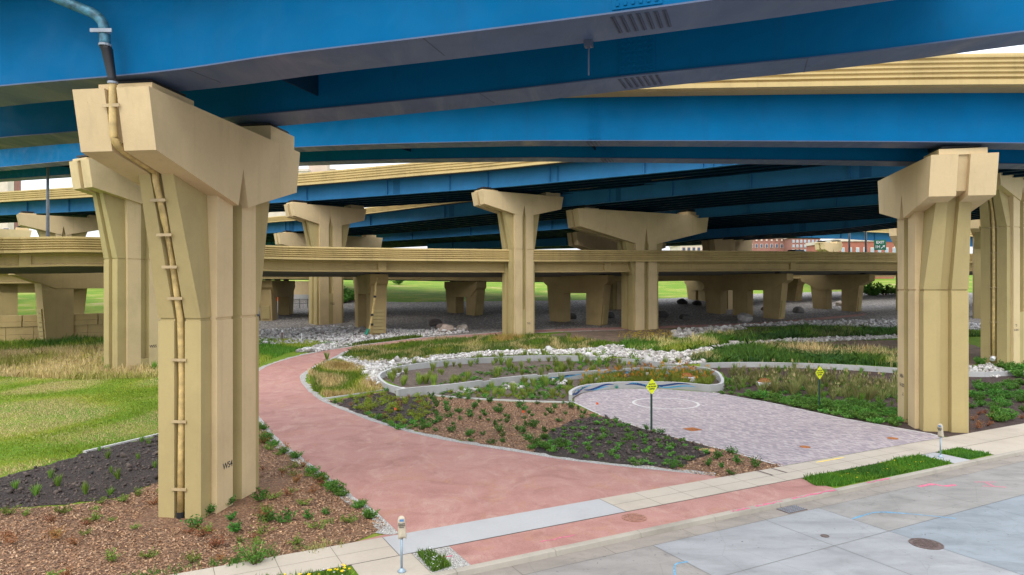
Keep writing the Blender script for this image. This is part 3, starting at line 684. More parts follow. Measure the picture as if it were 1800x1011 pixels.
# ------------------------------------------------------------------ covers, drains
def disc(name, c, r, mat, label, cat, h=.02, rim=None, pattern=True):
    root = empty(name, c, label, cat)
    k = 32; mb = MB(); mb.loft([[(r*math.cos(2*math.pi*i/k), r*math.sin(2*math.pi*i/k), z) for i in range(k)] for z in (-.03, h)]); mb.build('lid', mat, root)
    if pattern:
        mb = MB(); s = r/5.5
        for i in range(-4, 5):
            for j in range(-4, 5):
                if math.hypot(i, j)*s*1.15 < r*.85: mb.box(i*s*1.15-s*.35, i*s*1.15+s*.35, j*s*1.15-s*.35, j*s*1.15+s*.35, h+.0005, h+.012)
        mb.build('raised_pattern', mat, root)
    if rim:
        mb = MB(); R2 = r*1.14; q = [[(a*math.cos(2*math.pi*i/k), a*math.sin(2*math.pi*i/k), z) for i in range(k)] for a, z in ((R2, -.03), (R2, h+.004), (r*1.02, h+.004))]
        mb.loft(q, False); mb.build('frame_ring', rim, root)
    return root
disc('manhole_cover', gr(1628, 956), .40, M['iron'], 'round dark iron manhole cover in the concrete road', 'manhole cover', .012, M['iron'])
disc('valve_cover', gr(1450, 942), .11, M['iron'], 'tiny round iron valve cover in the pale road panel', 'valve cover', .012, M['iron'], False)
disc('manhole_cover', G(1115, 911)+Vector((0,0,.02)), .40, plain('dusty_iron', (.30, .15, .11), .85, .2, .3, 8, .4), 'dusty manhole cover in the red stone strip between sidewalk and kerb', 'manhole cover', .02)
disc('valve_cover', G(1569, 771)+Vector((0,0,.02)), .26, M['rust'], 'small round rusty cover on the pavers nearest the right pier', 'cover', .012, None, False)
disc('valve_cover', G(1415, 786)+Vector((0,0,.02)), .24, M['rust'], 'small round rusty cover in the middle of the pavers near the sidewalk', 'cover', .012, None, False)
disc('utility_disc', G(1243, 793)+Vector((0,0,.02)), .36, plain('orange_timber_lid', (.36, .19, .09), .85, 0, .3, 8), 'flat round tan disc lying in the dark soil beside the pavers', 'utility cover', .05, None, False)
root = empty('drain_plate', G(1217, 755)+Vector((0,0,.02)), 'rusty square drain plate in the pavers beside the yellow sign', 'drain plate', None, R_(28))
mb = MB(); mb.box(-.36,.36,-.36,.36,0,.014); mb.build('frame', M['rust'], root); mb = MB()
for i in range(7): mb.box(-.3, .3, -.31+i*.09, -.26+i*.09, .0145, .022)
mb.build('bars', M['rust'], root)
c = st(19.55, 16.17, -.13); root = empty('storm_grate', c, 'iron storm drain grate in the gutter beside the kerb', 'drain grate', None, math.atan2(UY, UX))
mb = MB(); mb.box(-.46,.46,-.27,.27,0,.012); mb.build('frame', M['iron'], root); mb = MB()
for i in range(9):
    for j in range(5): mb.box(-.42+i*.098, -.36+i*.098, -.23+j*.1, -.17+j*.1, .0125, .022)
mb.build('bars', M['galv'], root)
def basin(c, r, label):
    root = empty('area_drain', c, label, 'garden drain'); k = 24
    mb = MB(); mb.loft([[(a*math.cos(2*math.pi*i/k), a*math.sin(2*math.pi*i/k), z) for i in range(k)] for a, z in ((r, -.2), (r, .28), (r*.82, .3), (r*.8, .1))], True); mb.build('collar', M['white'], root)
    mb = MB(); mb.loft([[(a*math.cos(2*math.pi*i/k), a*math.sin(2*math.pi*i/k), z) for i in range(k)] for a, z in ((r*.8, .3), (r*.78, .36), (r*.45, .5), (r*.42, .5))], True); mb.build('dome_grate', M['rust'], root)
    for i in range(8):
        a = 2*math.pi*i/8; mb = MB(); mb.tube([(r*.72*math.cos(a), r*.72*math.sin(a), .34), (r*.6*math.cos(a), r*.6*math.sin(a), .52), (0, 0, .58)], .02, 5); mb.build('bar', M['rust'], root)
basin(G(1208, 668), .62, 'white ringed garden drain with rusty dome inside the walled rain garden'); basin(G(1344, 678), .6, 'white ringed garden drain with rusty dome in the long bed at right')

# ------------------------------------------------------------------ garden walls
def wall_piece(mb, pl, h, th=.2, base=-.2, side=1):
    rings = []
    for i, p in enumerate(pl):
        nx, ny = nrm(pl, i); hh = h[i] if isinstance(h, list) else h
        z = gz(p[1]); a = (p[0], p[1]); b = (p[0]+nx*side*th, p[1]+ny*side*th)
        rings.append([(a[0], a[1], z+base), (a[0], a[1], z+hh), (b[0], b[1], z+hh), (b[0], b[1], z+base)])
    mb.loft(rings)
def along(pl, s0, s1, k=24):                       # points at fractions of a polyline's length, with normals
    d = [0]
    for a, b in zip(pl, pl[1:]): d.append(d[-1]+(Vector(b)-Vector(a)).length)
    out = []
    for j in range(k+1):
        q = (s0+(s1-s0)*j/k)*d[-1]
        i = max(0, min(len(pl)-2, next((m for m in range(len(d)-1) if d[m+1] >= q), len(pl)-2)))
        t = (q-d[i])/max(1e-6, d[i+1]-d[i]); nx, ny = nrm(pl, i); out.append((Vector(pl[i]).lerp(Vector(pl[i+1]), t), nx, ny))
    return out
M['navy'] = plain('navy_mural_paint', (.012, .05, .18), .7); M['sky_p'] = plain('light_blue_mural_paint', (.10, .34, .55), .7); M['aqua'] = plain('teal_mural_paint', (.02, .25, .20), .7); M['red_p'] = plain('red_mural_paint', (.6, .03, .03), .7); M['brown_p'] = plain('brown_mural_paint', (.16, .05, .03), .7)
def wave(root, pl, s0, s1, h, mat, amp, ph, mid, wd, name='painted_wave', off=.006):
    vs, fs = [], []; q = along(pl, s0, s1, 22)
    for i, (p, nx, ny) in enumerate(q):
        t = i/22; c = h*(mid+amp*math.sin(2*math.pi*t*.85+ph)); ww = h*wd*math.sin(math.pi*min(1, max(0, t*.96+.02)))**.7
        z = gz(p.y); x, y = p.x-nx*off, p.y-ny*off
        lo = min(max(c-ww/2, .01), h-.03); hi = min(max(c+ww/2, lo+.005), h-.01)
        vs += [(x, y, z+lo), (x, y, z+hi)]
        if i: fs.append((2*i-2, 2*i, 2*i+1, 2*i-1))
    mb = MB(); mb.add(vs, fs); mb.build(name, M[mat], root, False)
def spot(root, pl, s, h, r, mat, name='painted_leaf'):
    (p, nx, ny), = along(pl, s, s, 0)[:1] if False else [along(pl, s, s+1e-4, 1)[0]]
    z = gz(p.y)+h; k = 10; t = Vector((ny, -nx, 0)); c = Vector((p.x-nx*.008, p.y-ny*.008, z))
    mb = MB(); mb.add([c+t*r*math.cos(2*math.pi*i/k)+Vector((0,0,r*.8*math.sin(2*math.pi*i/k))) for i in range(k)], [tuple(range(k))]); mb.build(name, M[mat], root, False)
# wall of the plaza: arc and loop
arc = smooth(pg([(1006,707),(1007,699),(1023,690.5),(1052,686),(1097,682.8),(1171,683),(1210,685.3),(1247,689)]), 6)
loop_top = [(1270,673),(1272,664),(1263,653),(1245,646.5),(1224,643.5)]
loop = smooth([arc[-1]]+[G(x, y, .55)-Vector((0,0,.55)) for x, y in loop_top], 6)
w1 = empty('garden_wall', arc[0], 'low curved concrete wall around the end of the paver plaza, painted with blue waves', 'garden wall')
mb = MB(); wall_piece(mb, arc, .5, .22, -.2, 1); wall_piece(mb, loop, [.5+.05*min(1, i/8) for i in range(len(loop))], .22, -.2, 1); mb.build('wall', M['graycon'], w1, False)
for a in ((.12,.33,'navy',.24,2.6,.5,.34),(.10,.2,'navy',.2,2.6,.6,.2),(.2,.36,'sky_p',.16,2.8,.72,.2),(.3,.5,'navy',.26,3.5,.5,.3),(.34,.47,'sky_p',.14,3.4,.3,.2),(.56,.76,'navy',.24,.4,.45,.3),(.58,.7,'sky_p',.16,.5,.66,.25),(.68,.9,'navy',.22,3.3,.66,.26),(.72,.93,'sky_p',.2,3.4,.4,.24)): wave(w1, arc, a[0], a[1], .5, a[2], a[3], a[4], a[5], a[6])
for s, h, r, m in ((.235,.30,.1,'aqua'),(.262,.2,.07,'red_p'),(.285,.36,.11,'aqua')): spot(w1, arc, s, h, r, m)
for k in range(7):
    (p, nx, ny) = along(arc, .515, .516, 1)[0]; t = Vector((ny, -nx, 0)); a = (k-3)*.36; c = Vector((p.x-nx*.008, p.y-ny*.008, gz(p.y)+.05))
    d = t*math.sin(a)+Vector((0,0,math.cos(a))); e = t*math.cos(a)*.03-Vector((0,0,math.sin(a)*.03)); mb = MB(); mb.add([c-e, c+e, c+d*(.4-.03*abs(k-3))], [(0,1,2)]); mb.build('painted_grass', M['aqua'], w1, False)
# stepped wall through the rain garden
def topline(pts, h): return [G(x, y, h)-Vector((0,0,h)) for x, y in pts]
H2 = .62
step = smooth(topline([(700,684.5),(715,682),(800,674),(880,664),(963,656.3),(1061,650),(1123,646),(1180,644),(1224,643.3)], H2), 8)
w2 = empty('garden_wall', step[0], 'stepped grey concrete wall running through the middle of the rain garden with painted waves', 'garden wall')
mb = MB(); n_ = len(step); cuts = [0, .27, .30, .46, .50, .70, .755, .86, .89, 1]
for j in range(len(cuts)-1):
    q = [p for p, _, _ in along(step, cuts[j], cuts[j+1], 8)]
    wall_piece(mb, q, H2 if j % 2 == 0 else H2-.11, .2, -.2, 1)
mb.build('wall', M['graycon'], w2, False)
for a in ((.46,.59,'navy',.2,3.0,.55,.3),(.5,.62,'sky_p',.16,3.0,.62,.22),(.66,.77,'navy',.22,3.0,.55,.34),(.67,.74,'sky_p',.1,3.4,.82,.2),(.72,.79,'sky_p',.16,3.2,.5,.2),(.8,.85,'navy',.18,.6,.55,.26)): wave(w2, step, a[0], a[1], H2-.11, a[2], a[3], a[4], a[5], a[6])
for s, h, r, m in ((.782,.36,.11,'brown_p'),(.797,.38,.12,'brown_p')): spot(w2, step, s, h, r, m, 'painted_flower')
# outer wall of the rain garden
outer = smooth(topline([(1200,640),(1180,637.5),(1126,630.5),(1070,627),(1025,625),(978,624),(919,624.5),(859,627.5),(800,630.5),(771,634),(726,639),(697,643.5),(682,648),(667,655),(664,662),(676,673),(694,679),(716,684)], .5), 6)
outer = list(reversed(outer))
w3 = empty('garden_wall', outer[0], 'long looping grey wall at the back of the rain garden, white stones behind it', 'garden wall')
mb = MB(); cutp = [p for p, _, _ in along(outer, 0, .80, 70)]; wall_piece(mb, cutp, .5, .2, -.2, -1)
cutp = [p for p, _, _ in along(outer, .84, 1, 14)]; wall_piece(mb, cutp, .45, .2, -.2, -1); mb.build('wall', M['graycon'], w3, False)
for a in ((.40,.455,'navy',.2,3.0,.5,.3),(.40,.46,'sky_p',.16,3.2,.65,.2),(.48,.54,'navy',.22,.3,.5,.34),(.55,.62,'navy',.22,3.2,.55,.34),(.56,.62,'sky_p',.14,3.4,.3,.2),(.63,.67,'navy',.2,.6,.5,.3)): wave(w3, outer, a[0], a[1], .5, a[2], a[3], a[4], a[5], a[6])
right = smooth(topline([(1233,638),(1300,636.5),(1367,637),(1440,639),(1511,642.3),(1583,647),(1640,651)], .45), 5)
w4 = MB(); wall_piece(w4, right, .45, .25, -.2, 1); tag(w4.build('garden_wall', M['graycon']), 'long straight grey wall behind the planting bed between plaza and right pier', 'garden wall')
w5 = MB(); wall_piece(w5, smooth(topline([(1690,653),(1735,654),(1775,652),(1830,652)], .4), 4), .4, .25, -.2, 1); tag(w5.build('garden_wall', M['graycon']), 'short grey wall right of the right pier, broken by white stones', 'garden wall')
for pts, l in (([(566,702.5),(623,694),(697,683),(712,684)], 'pale concrete edging from the red trail to the rain garden wall'), ([(715,685.5),(756,695),(844,702.5),(919,706),(1000,708.5)], 'pale concrete edging between the mulch bed and the rain garden'), ([(150,796),(162,793),(273,766.5),(330,752)], 'pale concrete edging beside the black soil at left')):
    mb = MB(); wall_piece(mb, smooth(pg(pts), 5), .09, .13, -.1, 1); tag(mb.build('edging_kerb', M['soldier']), l, 'edging')
# retaining wall at far left
rw = empty('retaining_wall', G(0, 603), 'tan block retaining wall with a plain coping at the far left', 'wall')
a, b = G(-250, 612), G(420, 588)
for nm, z0, z1, o_ in (('block_course', -.4, .85, 0), ('block_course', .87, 1.7, .03), ('band', 1.72, 2.25, -.05), ('coping', 2.27, 2.95, 0)):
    mb = MB(); k = 14 if nm == 'block_course' else 5; d = (b-a)
    for i in range(k):
        p = a+d*(i/k); q = a+d*((i+.985)/k); mb.sweep([p, q], rect(o_, .6, z0, z1))
    mb.build(nm, M['ramp'], rw, False)

# ------------------------------------------------------------------ drain pipes
def clampbar(root, m, w=.5, mat='clamp'):
    mb = MB(); mb.box(-w/2, w/2, -.03, .0, -.045, .045, m); o = mb.build('pipe_clamp', M[mat], root, False)
    return o
def px3(px, py, Y): return at(px, py, Y)
dp = empty('drain_pipe', (-10.8, 22.0, 0), 'long drain pipe from the blue girder down the end groove of the front pier', 'drain pipe')
ph = R_(8); sdir = Vector((math.sin(ph), math.cos(ph), 0)); tdir = Vector((math.cos(ph), -math.sin(ph), 0))
def pl_(s, z, t=0): p = Vector((-10.54, 24.0, 0))+sdir*s+tdir*t; return Vector((p.x, p.y, z))
_, _, _ = 0, 0, 0
Lc, L1c, zfc = 1.85, 3.06, 0
capn = -4.7-.27
low = [pl_(-1.80, .12), pl_(-1.80, 6.45), pl_(-3.0, 10.75), pl_(-3.05, 11.05), pl_(capn+.55, 11.42), pl_(capn+.22, 11.62), pl_(capn+.12, 11.9), pl_(capn+.1, 13.05), pl_(capn+.1, 13.25)]
mb = MB(); mb.tube(smooth(low, 3), .105, 10); mb.build('lower_pipe', M['pipe'], dp, False, True)
q0 = pl_(capn+.1, 13.25); _p, _t, _n = station(pa1, 190)
boot = [q0, q0+Vector((-.02, -.0, .15)), q0+Vector((-.09, -.12, .9)), q0+Vector((-.12, -.16, 1.0))]
mb = MB(); mb.tube(boot, [.125, .11, .15, .16], 12); mb.build('rubber_boot', M['rubber'], dp, False, True)
for f_, r_ in ((boot[0], .135), (boot[-1], .165)):
    mb = MB(); mb.tube([f_-Vector((0,0,.03)), f_+Vector((0,0,.03))], r_, 12); mb.build('boot_band', M['galv'], dp, False)
q1 = boot[-1]; up_ = [q1, q1+Vector((-.02, 0, .45)), q1+Vector((-.1, 0, .68)), q1+Vector((-.32, .0, .88)), q1+Vector((-.65, .0, 1.02)), q1+Vector((-1.2, .0, 1.25)), q1+Vector((-2.0, .1, 1.6))]
mb = MB(); mb.tube(smooth(up_, 4), .14, 12); mb.build('upper_pipe', M['teal'], dp, False, True)
mb = MB(); c = q1+Vector((-.02, 0, .36)); mb.box(-.3, .3, -.17, -.13, -.05, .05, frame(c, Vector((1,0,0)), Vector((0,1,0)), Vector((0,0,1)))); mb.tube([c-Vector((0,0,.05)), c+Vector((0,0,.05))], .155, 12); mb.build('pipe_clamp', M['galv'], dp, False)
X_, Z_ = tdir, Vector((0,0,1))
for s, z, lean in ((-1.85, .95, 0), (-1.85, 3.15, 0), (-1.85, 5.15, 0), (-2.05, 7.15, 1), (-2.33, 8.15, 1), (-2.6, 9.15, 1), (-2.9, 10.2, 1), (capn+.06, 12.6, -1)):
    clampbar(dp, frame(pl_(s-.02, z), X_, sdir, Z_), .52)
mb = MB(); mb.box(-.23, .23, -.05, .05, -.03, 0, frame(pl_(capn+.9, 11.34), X_, sdir, Z_)); mb.build('pipe_clamp', M['clamp'], dp, False)
mb = MB(); mb.tube([pl_(-1.80, .02), pl_(-1.80, .2)], .13, 10); mb.build('pipe_shoe', M['rubber'], dp, False)
# right pier drain pipe
ph2 = R_(58); s2 = Vector((math.sin(ph2), math.cos(ph2), 0)); t2 = Vector((math.cos(ph2), -math.sin(ph2), 0))
def pl2(s, z, t=0): p = Vector((45.3, 62.6, 0))+s2*s+t2*t; return Vector((p.x, p.y, z))
dp2 = empty('drain_pipe', pl2(-2.5, .7), 'tan bracketed drain pipe on the pier at the far right edge', 'drain pipe')
mb = MB(); mb.tube(smooth([pl2(-2.45, 1.2), pl2(-2.45, 12.8), pl2(-3.1, 15.6), pl2(-4.0, 17.0)], 4), .13, 8); mb.build('lower_pipe', M['pipe'], dp2, False, True)
for z in (1.3, 4.4, 7.5, 10.6, 12.9): clampbar(dp2, frame(pl2(-2.48, z), t2, s2, Z_), .8)
mb = MB(); mb.tube([pl2(-2.7, 1.05), pl2(-2.45, 1.2)], .2, 10); mb.build('outlet', M['white'], dp2, False)
# bent and viaduct pipes
q = G(653, 590); dp3 = empty('drain_pipe', q, 'yellow drain pipe with black bands and green outlet on a low bent', 'drain pipe')
pp = [at(648, 586, q.y-1.2), at(653, 560, q.y-1.2), at(659, 520, q.y-1.2), at(660, 500, q.y-1.2), at(663, 488, q.y-1.0)]
mb = MB(); mb.tube(smooth(pp, 3), .13, 8); mb.build('lower_pipe', M['pipe'], dp3, False, True)
mb = MB(); mb.tube([at(643, 588, q.y-1.4), at(648, 578, q.y-1.2)], .2, 8); mb.build('outlet', plain('green_outlet', (.02, .22, .14), .6), dp3, False)
for y in (553, 521, 570): mb = MB(); c = at(654 if y > 540 else 659, y, q.y-1.2); mb.tube([c-Vector((0,0,.12)), c+Vector((0,0,.12))], .16, 8); mb.build('band', M['rubber'], dp3, False)

# ------------------------------------------------------------------ vegetation and stone
def m_leaf(name, var=.5, trans=.25):
    m, nt, b = nmat(name); n = N(nt)
    at_ = n.new('ShaderNodeAttribute'); at_.attribute_name = 'Col'
    oi = n.new('ShaderNodeObjectInfo')
    hs = n.new('ShaderNodeHueSaturation'); n.ln(at_.outputs['Color'], hs.inputs['Color'])
    mr = n.new('ShaderNodeMapRange'); n.ln(oi.outputs['Random'], mr.inputs[0]); mr.inputs[3].default_value = .48; mr.inputs[4].default_value = .515; n.ln(mr.outputs[0], hs.inputs['Hue'])
    mr2 = n.new('ShaderNodeMapRange'); n.ln(oi.outputs['Random'], mr2.inputs[0]); mr2.inputs[3].default_value = 1-var*.5; mr2.inputs[4].default_value = 1+var*.6; n.ln(mr2.outputs[0], hs.inputs['Value'])
    n.ln(hs.outputs[0], b.inputs['Base Color']); b.inputs['Roughness'].default_value = .6; b.inputs['Specular IOR Level'].default_value = .25
    tr = n.new('ShaderNodeBsdfTranslucent'); n.ln(hs.outputs[0], tr.inputs['Color'])
    ms = n.new('ShaderNodeMixShader'); ms.inputs[0].default_value = trans; n.ln(b.outputs[0], ms.inputs[1]); n.ln(tr.outputs[0], ms.inputs[2])
    n.ln(ms.outputs[0], nt.nodes['Material Output'].inputs['Surface']); return m
M['leaf'] = m_leaf('leaves')
def npmesh(name, V, Fq, C, mat):                    # V (n,3), Fq (m,k) all same k, C per vertex rgb
    me = bpy.data.meshes.new(name); k = Fq.shape[1]
    me.vertices.add(len(V)); me.vertices.foreach_set('co', V.astype(np.float32).ravel())
    me.loops.add(Fq.size); me.loops.foreach_set('vertex_index', Fq.astype(np.int32).ravel())
    me.polygons.add(len(Fq)); me.polygons.foreach_set('loop_start', np.arange(0, Fq.size, k, dtype=np.int32))
    if C is not None:
        ca = me.color_attributes.new('Col', 'FLOAT_COLOR', 'POINT'); ca.data.foreach_set('color', np.concatenate([C, np.ones((len(C), 1))], 1).astype(np.float32).ravel())
    me.materials.append(mat); me.update(calc_edges=True); me.validate(); return me
def inpoly(P, poly):
    x, y = P[:, 0], P[:, 1]; r = np.zeros(len(P), bool); n = len(poly); j = n-1
    for i in range(n):
        xi, yi, xj, yj = poly[i][0], poly[i][1], poly[j][0], poly[j][1]
        c = ((yi > y) != (yj > y)) & (x < (xj-xi)*(y-yi)/((yj-yi) or 1e-9)+xi); r ^= c; j = i
    return r
def scatter(poly, n, holes=()):
    a = np.array([(p[0], p[1]) for p in poly]); lo, hi = a.min(0), a.max(0); out = np.zeros((0, 2))
    for _ in range(60):
        P = lo+(hi-lo)*rng.random((n*3, 2)); k = inpoly(P, poly)
        for h in holes: k &= ~inpoly(P, h)
        out = np.concatenate([out, P[k]])
        if len(out) >= n: break
    return out[:n]
def spaced(poly, n, dmin, holes=()):
    P = scatter(poly, n*12, holes); out = []
    for p in P:
        if all((p[0]-q[0])**2+(p[1]-q[1])**2 > dmin*dmin for q in out): out.append(p)
        if len(out) >= n: break
    return out
gzv = np.vectorize(gz)
def vnoise(P, s, seed):                            # cheap smooth noise for patches, 0..1
    r = np.random.default_rng(seed); v = 0
    for _ in range(7):
        a = r.random()*6.28; k = s*(.6+1.2*r.random()); v = v+np.sin((P[:, 0]*math.cos(a)+P[:, 1]*math.sin(a))*k+r.random()*6.28)
    return np.clip(.5+v/5.2, 0, 1)
def blades(name, poly, n, h, w, cols, label, patch=.5, seed=1, lean=.35, holes=(), hvar=.4, cat='grass', clump=0, heads=None):
    P = scatter(poly, n, holes); n = len(P)
    if clump:
        cc = scatter(poly, clump, holes); P = cc[rng.integers(0, len(cc), n)]+rng.normal(size=(n, 2))*.14
    z = gzv(P[:, 1]); t = vnoise(P, patch, seed)
    cols = [np.array(c) for c in cols]; k = np.clip(t*(len(cols)-1)+rng.normal(size=n)*.35, 0, len(cols)-1.001); i = k.astype(int); f = (k-i)[:, None]
    ca = np.array(cols); C = ca[i]*(1-f)+ca[i+1]*f; C = C*(1+.25*rng.normal(size=(n, 1)).clip(-2, 2)); C = np.clip(C, .005, .9)
    hh = h*(1+hvar*rng.normal(size=n)).clip(.3, 2.2)*(.75+.5*vnoise(P, patch*1.7, seed+5)); a = rng.random(n)*6.283; ww = w*(.6+.8*rng.random(n))
    la = rng.random(n)*6.283; l = lean*hh*np.abs(rng.normal(size=n))
    B = np.stack([P[:, 0], P[:, 1], z-.01], 1); d = np.stack([np.cos(a)*ww/2, np.sin(a)*ww/2, 0*a], 1)
    tip = B+np.stack([np.cos(la)*l, np.sin(la)*l, hh], 1); mid = B+np.stack([np.cos(la)*l*.3, np.sin(la)*l*.3, hh*.6], 1)
    V = np.stack([B-d, B+d, mid+d*.75, tip, mid-d*.75], 1).reshape(-1, 3)
    Fq = (np.arange(n)*5)[:, None]+np.arange(5)
    Cv = np.repeat(C, 5, 0).reshape(n, 5, 3); Cv[:, 3] = Cv[:, 3]*1.1
    me = npmesh(name, V, Fq, Cv.reshape(-1, 3), M['leaf'])
    o = objm(name, me); return tag(o, label, cat, kind='stuff')
GRN, DRY, YG, DK = (.135, .235, .018), (.70, .56, .26), (.36, .37, .06), (.07, .155, .025)
lawn = pg([(-220,628),(0,640),(272,655),(290,700),(290,760),(273,766),(162,792),(94,813),(0,838),(-220,868)])
blades('lawn_grass', lawn, 80000, .075, .04, [(.46,.37,.18), (.42,.35,.14), (.29,.30,.035), (.195,.26,.018), (.145,.215,.014), (.19,.265,.018), (.40,.34,.14), (.44,.36,.16)], 'mown green lawn at left with dry tan patches', .5, 3, .5)
blades('dry_grass', pg([(-220,612),(0,618),(185,612),(272,640),(290,664),(150,668),(0,662),(-220,655)]), 30000, .42, .045, [DRY, (.74,.60,.29), (.50,.46,.14), (.76,.60,.28), DRY, (.34,.36,.07)], 'tall straw coloured grass around the base of the shaded left pier', .4, 5)
blades('tall_grass', pg([(-220,603),(0,605),(185,598),(272,612),(185,613),(0,620),(-220,615)]), 9000, .5, .06, [DK, GRN, YG, (.10,.19,.03)], 'green weeds along the foot of the retaining wall', .5, 6)
blades('tall_grass', pg([(300,640),(456,597),(520,598),(575,603),(590,606),(545,612),(500,622),(470,634),(452,646),(420,675),(330,680)]), 20000, .22, .05, [(.13,.24,.03), (.10,.22,.025), GRN, YG], 'lush green grass left of the red trail behind the front pier', .5, 7)
blades('tall_grass', pg([(582,612),(650,601.5),(700,595),(745,592),(700,598),(650,604)]), 3500, .25, .06, [DK, GRN, (.12,.22,.03)], 'thin green verge between the trail and the gravel', .5, 8)
holes_p = []
T2 = pg([(600,630),(620,614),(700,604.5),(771,598),(850,592),(940,590),(1010,597),(1100,604),(1130,606),(1080,611),(1000,616),(900,617),(840,620),(780,627),(720,636),(660,640),(630,636)])
blades('leafy_weeds', T2, 12000, .2, .10, [(.09,.19,.03), GRN, (.06,.14,.03), YG], 'low leafy weeds between the far trail and the white stones', .6, 34, .9)
blades('meadow_grass', T2, 22000, .32, .05, [GRN, (.09,.17,.03), (.22,.22,.06), DRY, (.14,.19,.04), DK, YG, (.44,.28,.09)], 'mixed green and straw grass strip between the far trail and the white stones', .55, 9)
T3 = pg([(541,655),(566,641),(600,634),(640,648),(652,672),(690,684),(640,692),(577,700),(550,686)])
blades('meadow_grass', T3, 11000, .26, .05, [(.40,.29,.09), (.66,.52,.24), YG, GRN, (.12,.20,.025), (.62,.48,.22)], 'small grass island between the trail bend and the white stones', .6, 10)
T4 = pg([(1088,612),(1095,604),(1200,600),(1245,590),(1290,590),(1290,602),(1240,612),(1190,621),(1130,619)])
blades('leafy_weeds', T4, 8000, .34, .13, [(.06,.13,.03), GRN, (.10,.20,.03)], 'leafy weeds between two streams of white stones', .6, 33, .9)
blades('meadow_grass', T4, 6000, .55, .05, [DK, GRN, DRY, (.70,.54,.26), GRN, YG], 'grass wedge between two streams of white stones', .6, 11)
T5 = pg([(1205,636),(1262,616),(1370,607),(1420,611),(1500,616),(1583,622),(1690,645),(1640,648),(1583,646),(1511,641),(1370,636),(1240,637)])
blades('leafy_weeds', T5, 26000, .34, .13, [(.05,.11,.03), (.07,.15,.03), (.10,.18,.035), (.045,.10,.03)], 'dark leafy weeds mixed into the grass behind the long garden wall', .6, 31, .9)
blades('meadow_grass', T5, 16000, .55, .05, [DK, GRN, DRY, (.06,.14,.03), (.70,.52,.26), DRY, DK], 'broad band of green and straw grass behind the long garden wall', .5, 12)
T6 = pg([(1230,600),(1290,588),(1400,575),(1583,581),(1740,588),(1740,592),(1583,590),(1400,594),(1320,603),(1290,602)])
blades('leafy_weeds', T6, 14000, .32, .14, [(.045,.10,.03), (.06,.13,.03), (.09,.15,.04)], 'dark leafy weeds in front of the gravel at right', .6, 32, .9)
blades('meadow_grass', T6, 6000, .5, .06, [DK, (.05,.12,.03), GRN, (.16,.17,.06)], 'dark green grass strip in front of the gravel at right', .5, 13)
sg = [st(22.2, 17.3), st(23.0, 16.85), st(30.2, 16.8), st(30.2, 18.2), st(22.6, 18.15)]
blades('verge_grass', sg, 11000, .125, .03, [DK, (.06,.16,.02), GRN, (.08,.2,.02)], 'thick green grass verge between sidewalk and kerb', .9, 14)
blades('verge_grass', [st(31.6, 16.85), st(33.4, 16.9), st(33.2, 18.2), st(31.6, 18.2)], 2800, .12, .03, [DK, (.06,.16,.02), GRN], 'short green grass patch right of the second parking meter', .9, 15)
blades('verge_grass', [st(-12, 16.8), st(4.6, 16.8), st(4.7, 18.1), st(2.5, 18.22), st(-12, 18.22)], 17000, .16, .028, [DK, GRN, (.09,.19,.03), (.2,.2,.06)], 'weedy grass verge with yellow flowers at the bottom edge', .9, 16)
blades('weeds', [st(6.6, 16.8), st(7.2, 16.9), st(7.1, 18.1), st(6.7, 18.2)], 900, .14, .03, [DK, GRN, (.09,.19,.03)], 'small weeds beside the first parking meter', .9, 17)
blades('weeds', [st(-26, 19.84), st(5.2, 19.84), st(5.1, 20.15), st(-26, 20.12)], 2600, .13, .03, [DK, (.10,.17,.035), DK, (.3,.26,.1)], 'fringe of weeds along the back edge of the sidewalk', .9, 18, clump=90)
def flowers(name, poly, n, r, h, c, label, holes=()):
    P = scatter(poly, n); z = gzv(P[:, 1])+h*(.6+.6*rng.random(n)); a = rng.random(n)*6.28
    off = np.array([[math.cos(k*math.pi/3), math.sin(k*math.pi/3), 0] for k in range(6)])*r
    V = (np.stack([P[:, 0], P[:, 1], z], 1)[:, None, :]+off[None]*(.7+.6*rng.random((n, 1, 1)))+np.array([0, 0, 1])*(rng.random((n, 6, 1))*r*.7)).reshape(-1, 3)
    me = npmesh(name, V, (np.arange(n)*6)[:, None]+np.arange(6), np.tile(np.array(c), (n*6, 1)), M['leaf']); tag(objm(name, me), label, 'flowers', kind='stuff')
flowers('flowers', [st(-3, 16.9), st(4.6, 16.9), st(4.7, 18.0), st(-3, 18.1)], 170, .042, .22, (.78, .48, .01), 'yellow dandelion flowers in the verge by the first parking meter')
flowers('flowers', [st(-3, 16.9), st(4.6, 16.9), st(4.7, 18.0), st(-3, 18.1)], 90, .026, .2, (.8, .8, .82), 'white clover flowers in the verge by the first parking meter')
flowers('flowers', [st(6.6, 16.8), st(7.2, 16.9), st(7.1, 18.1), st(6.7, 18.2)], 40, .022, .15, (.8, .8, .82), 'tiny white flowers beside the first parking meter')
flowers('flowers', sg, 25, .025, .2, (.75, .48, .01), 'few yellow flowers in the grass verge')
flowers('flowers', pg([(1085,606),(1090,596),(1140,592),(1190,594),(1180,604),(1130,606)]), 420, .09, .8, (.62, .52, .02), 'yellow flowering mustard in front of the widest pier')
flowers('flowers', pg([(20,660),(60,630),(180,625),(180,650),(80,662)]), 260, .05, .5, (.60, .50, .03), 'yellow flowers in the dry grass at left')

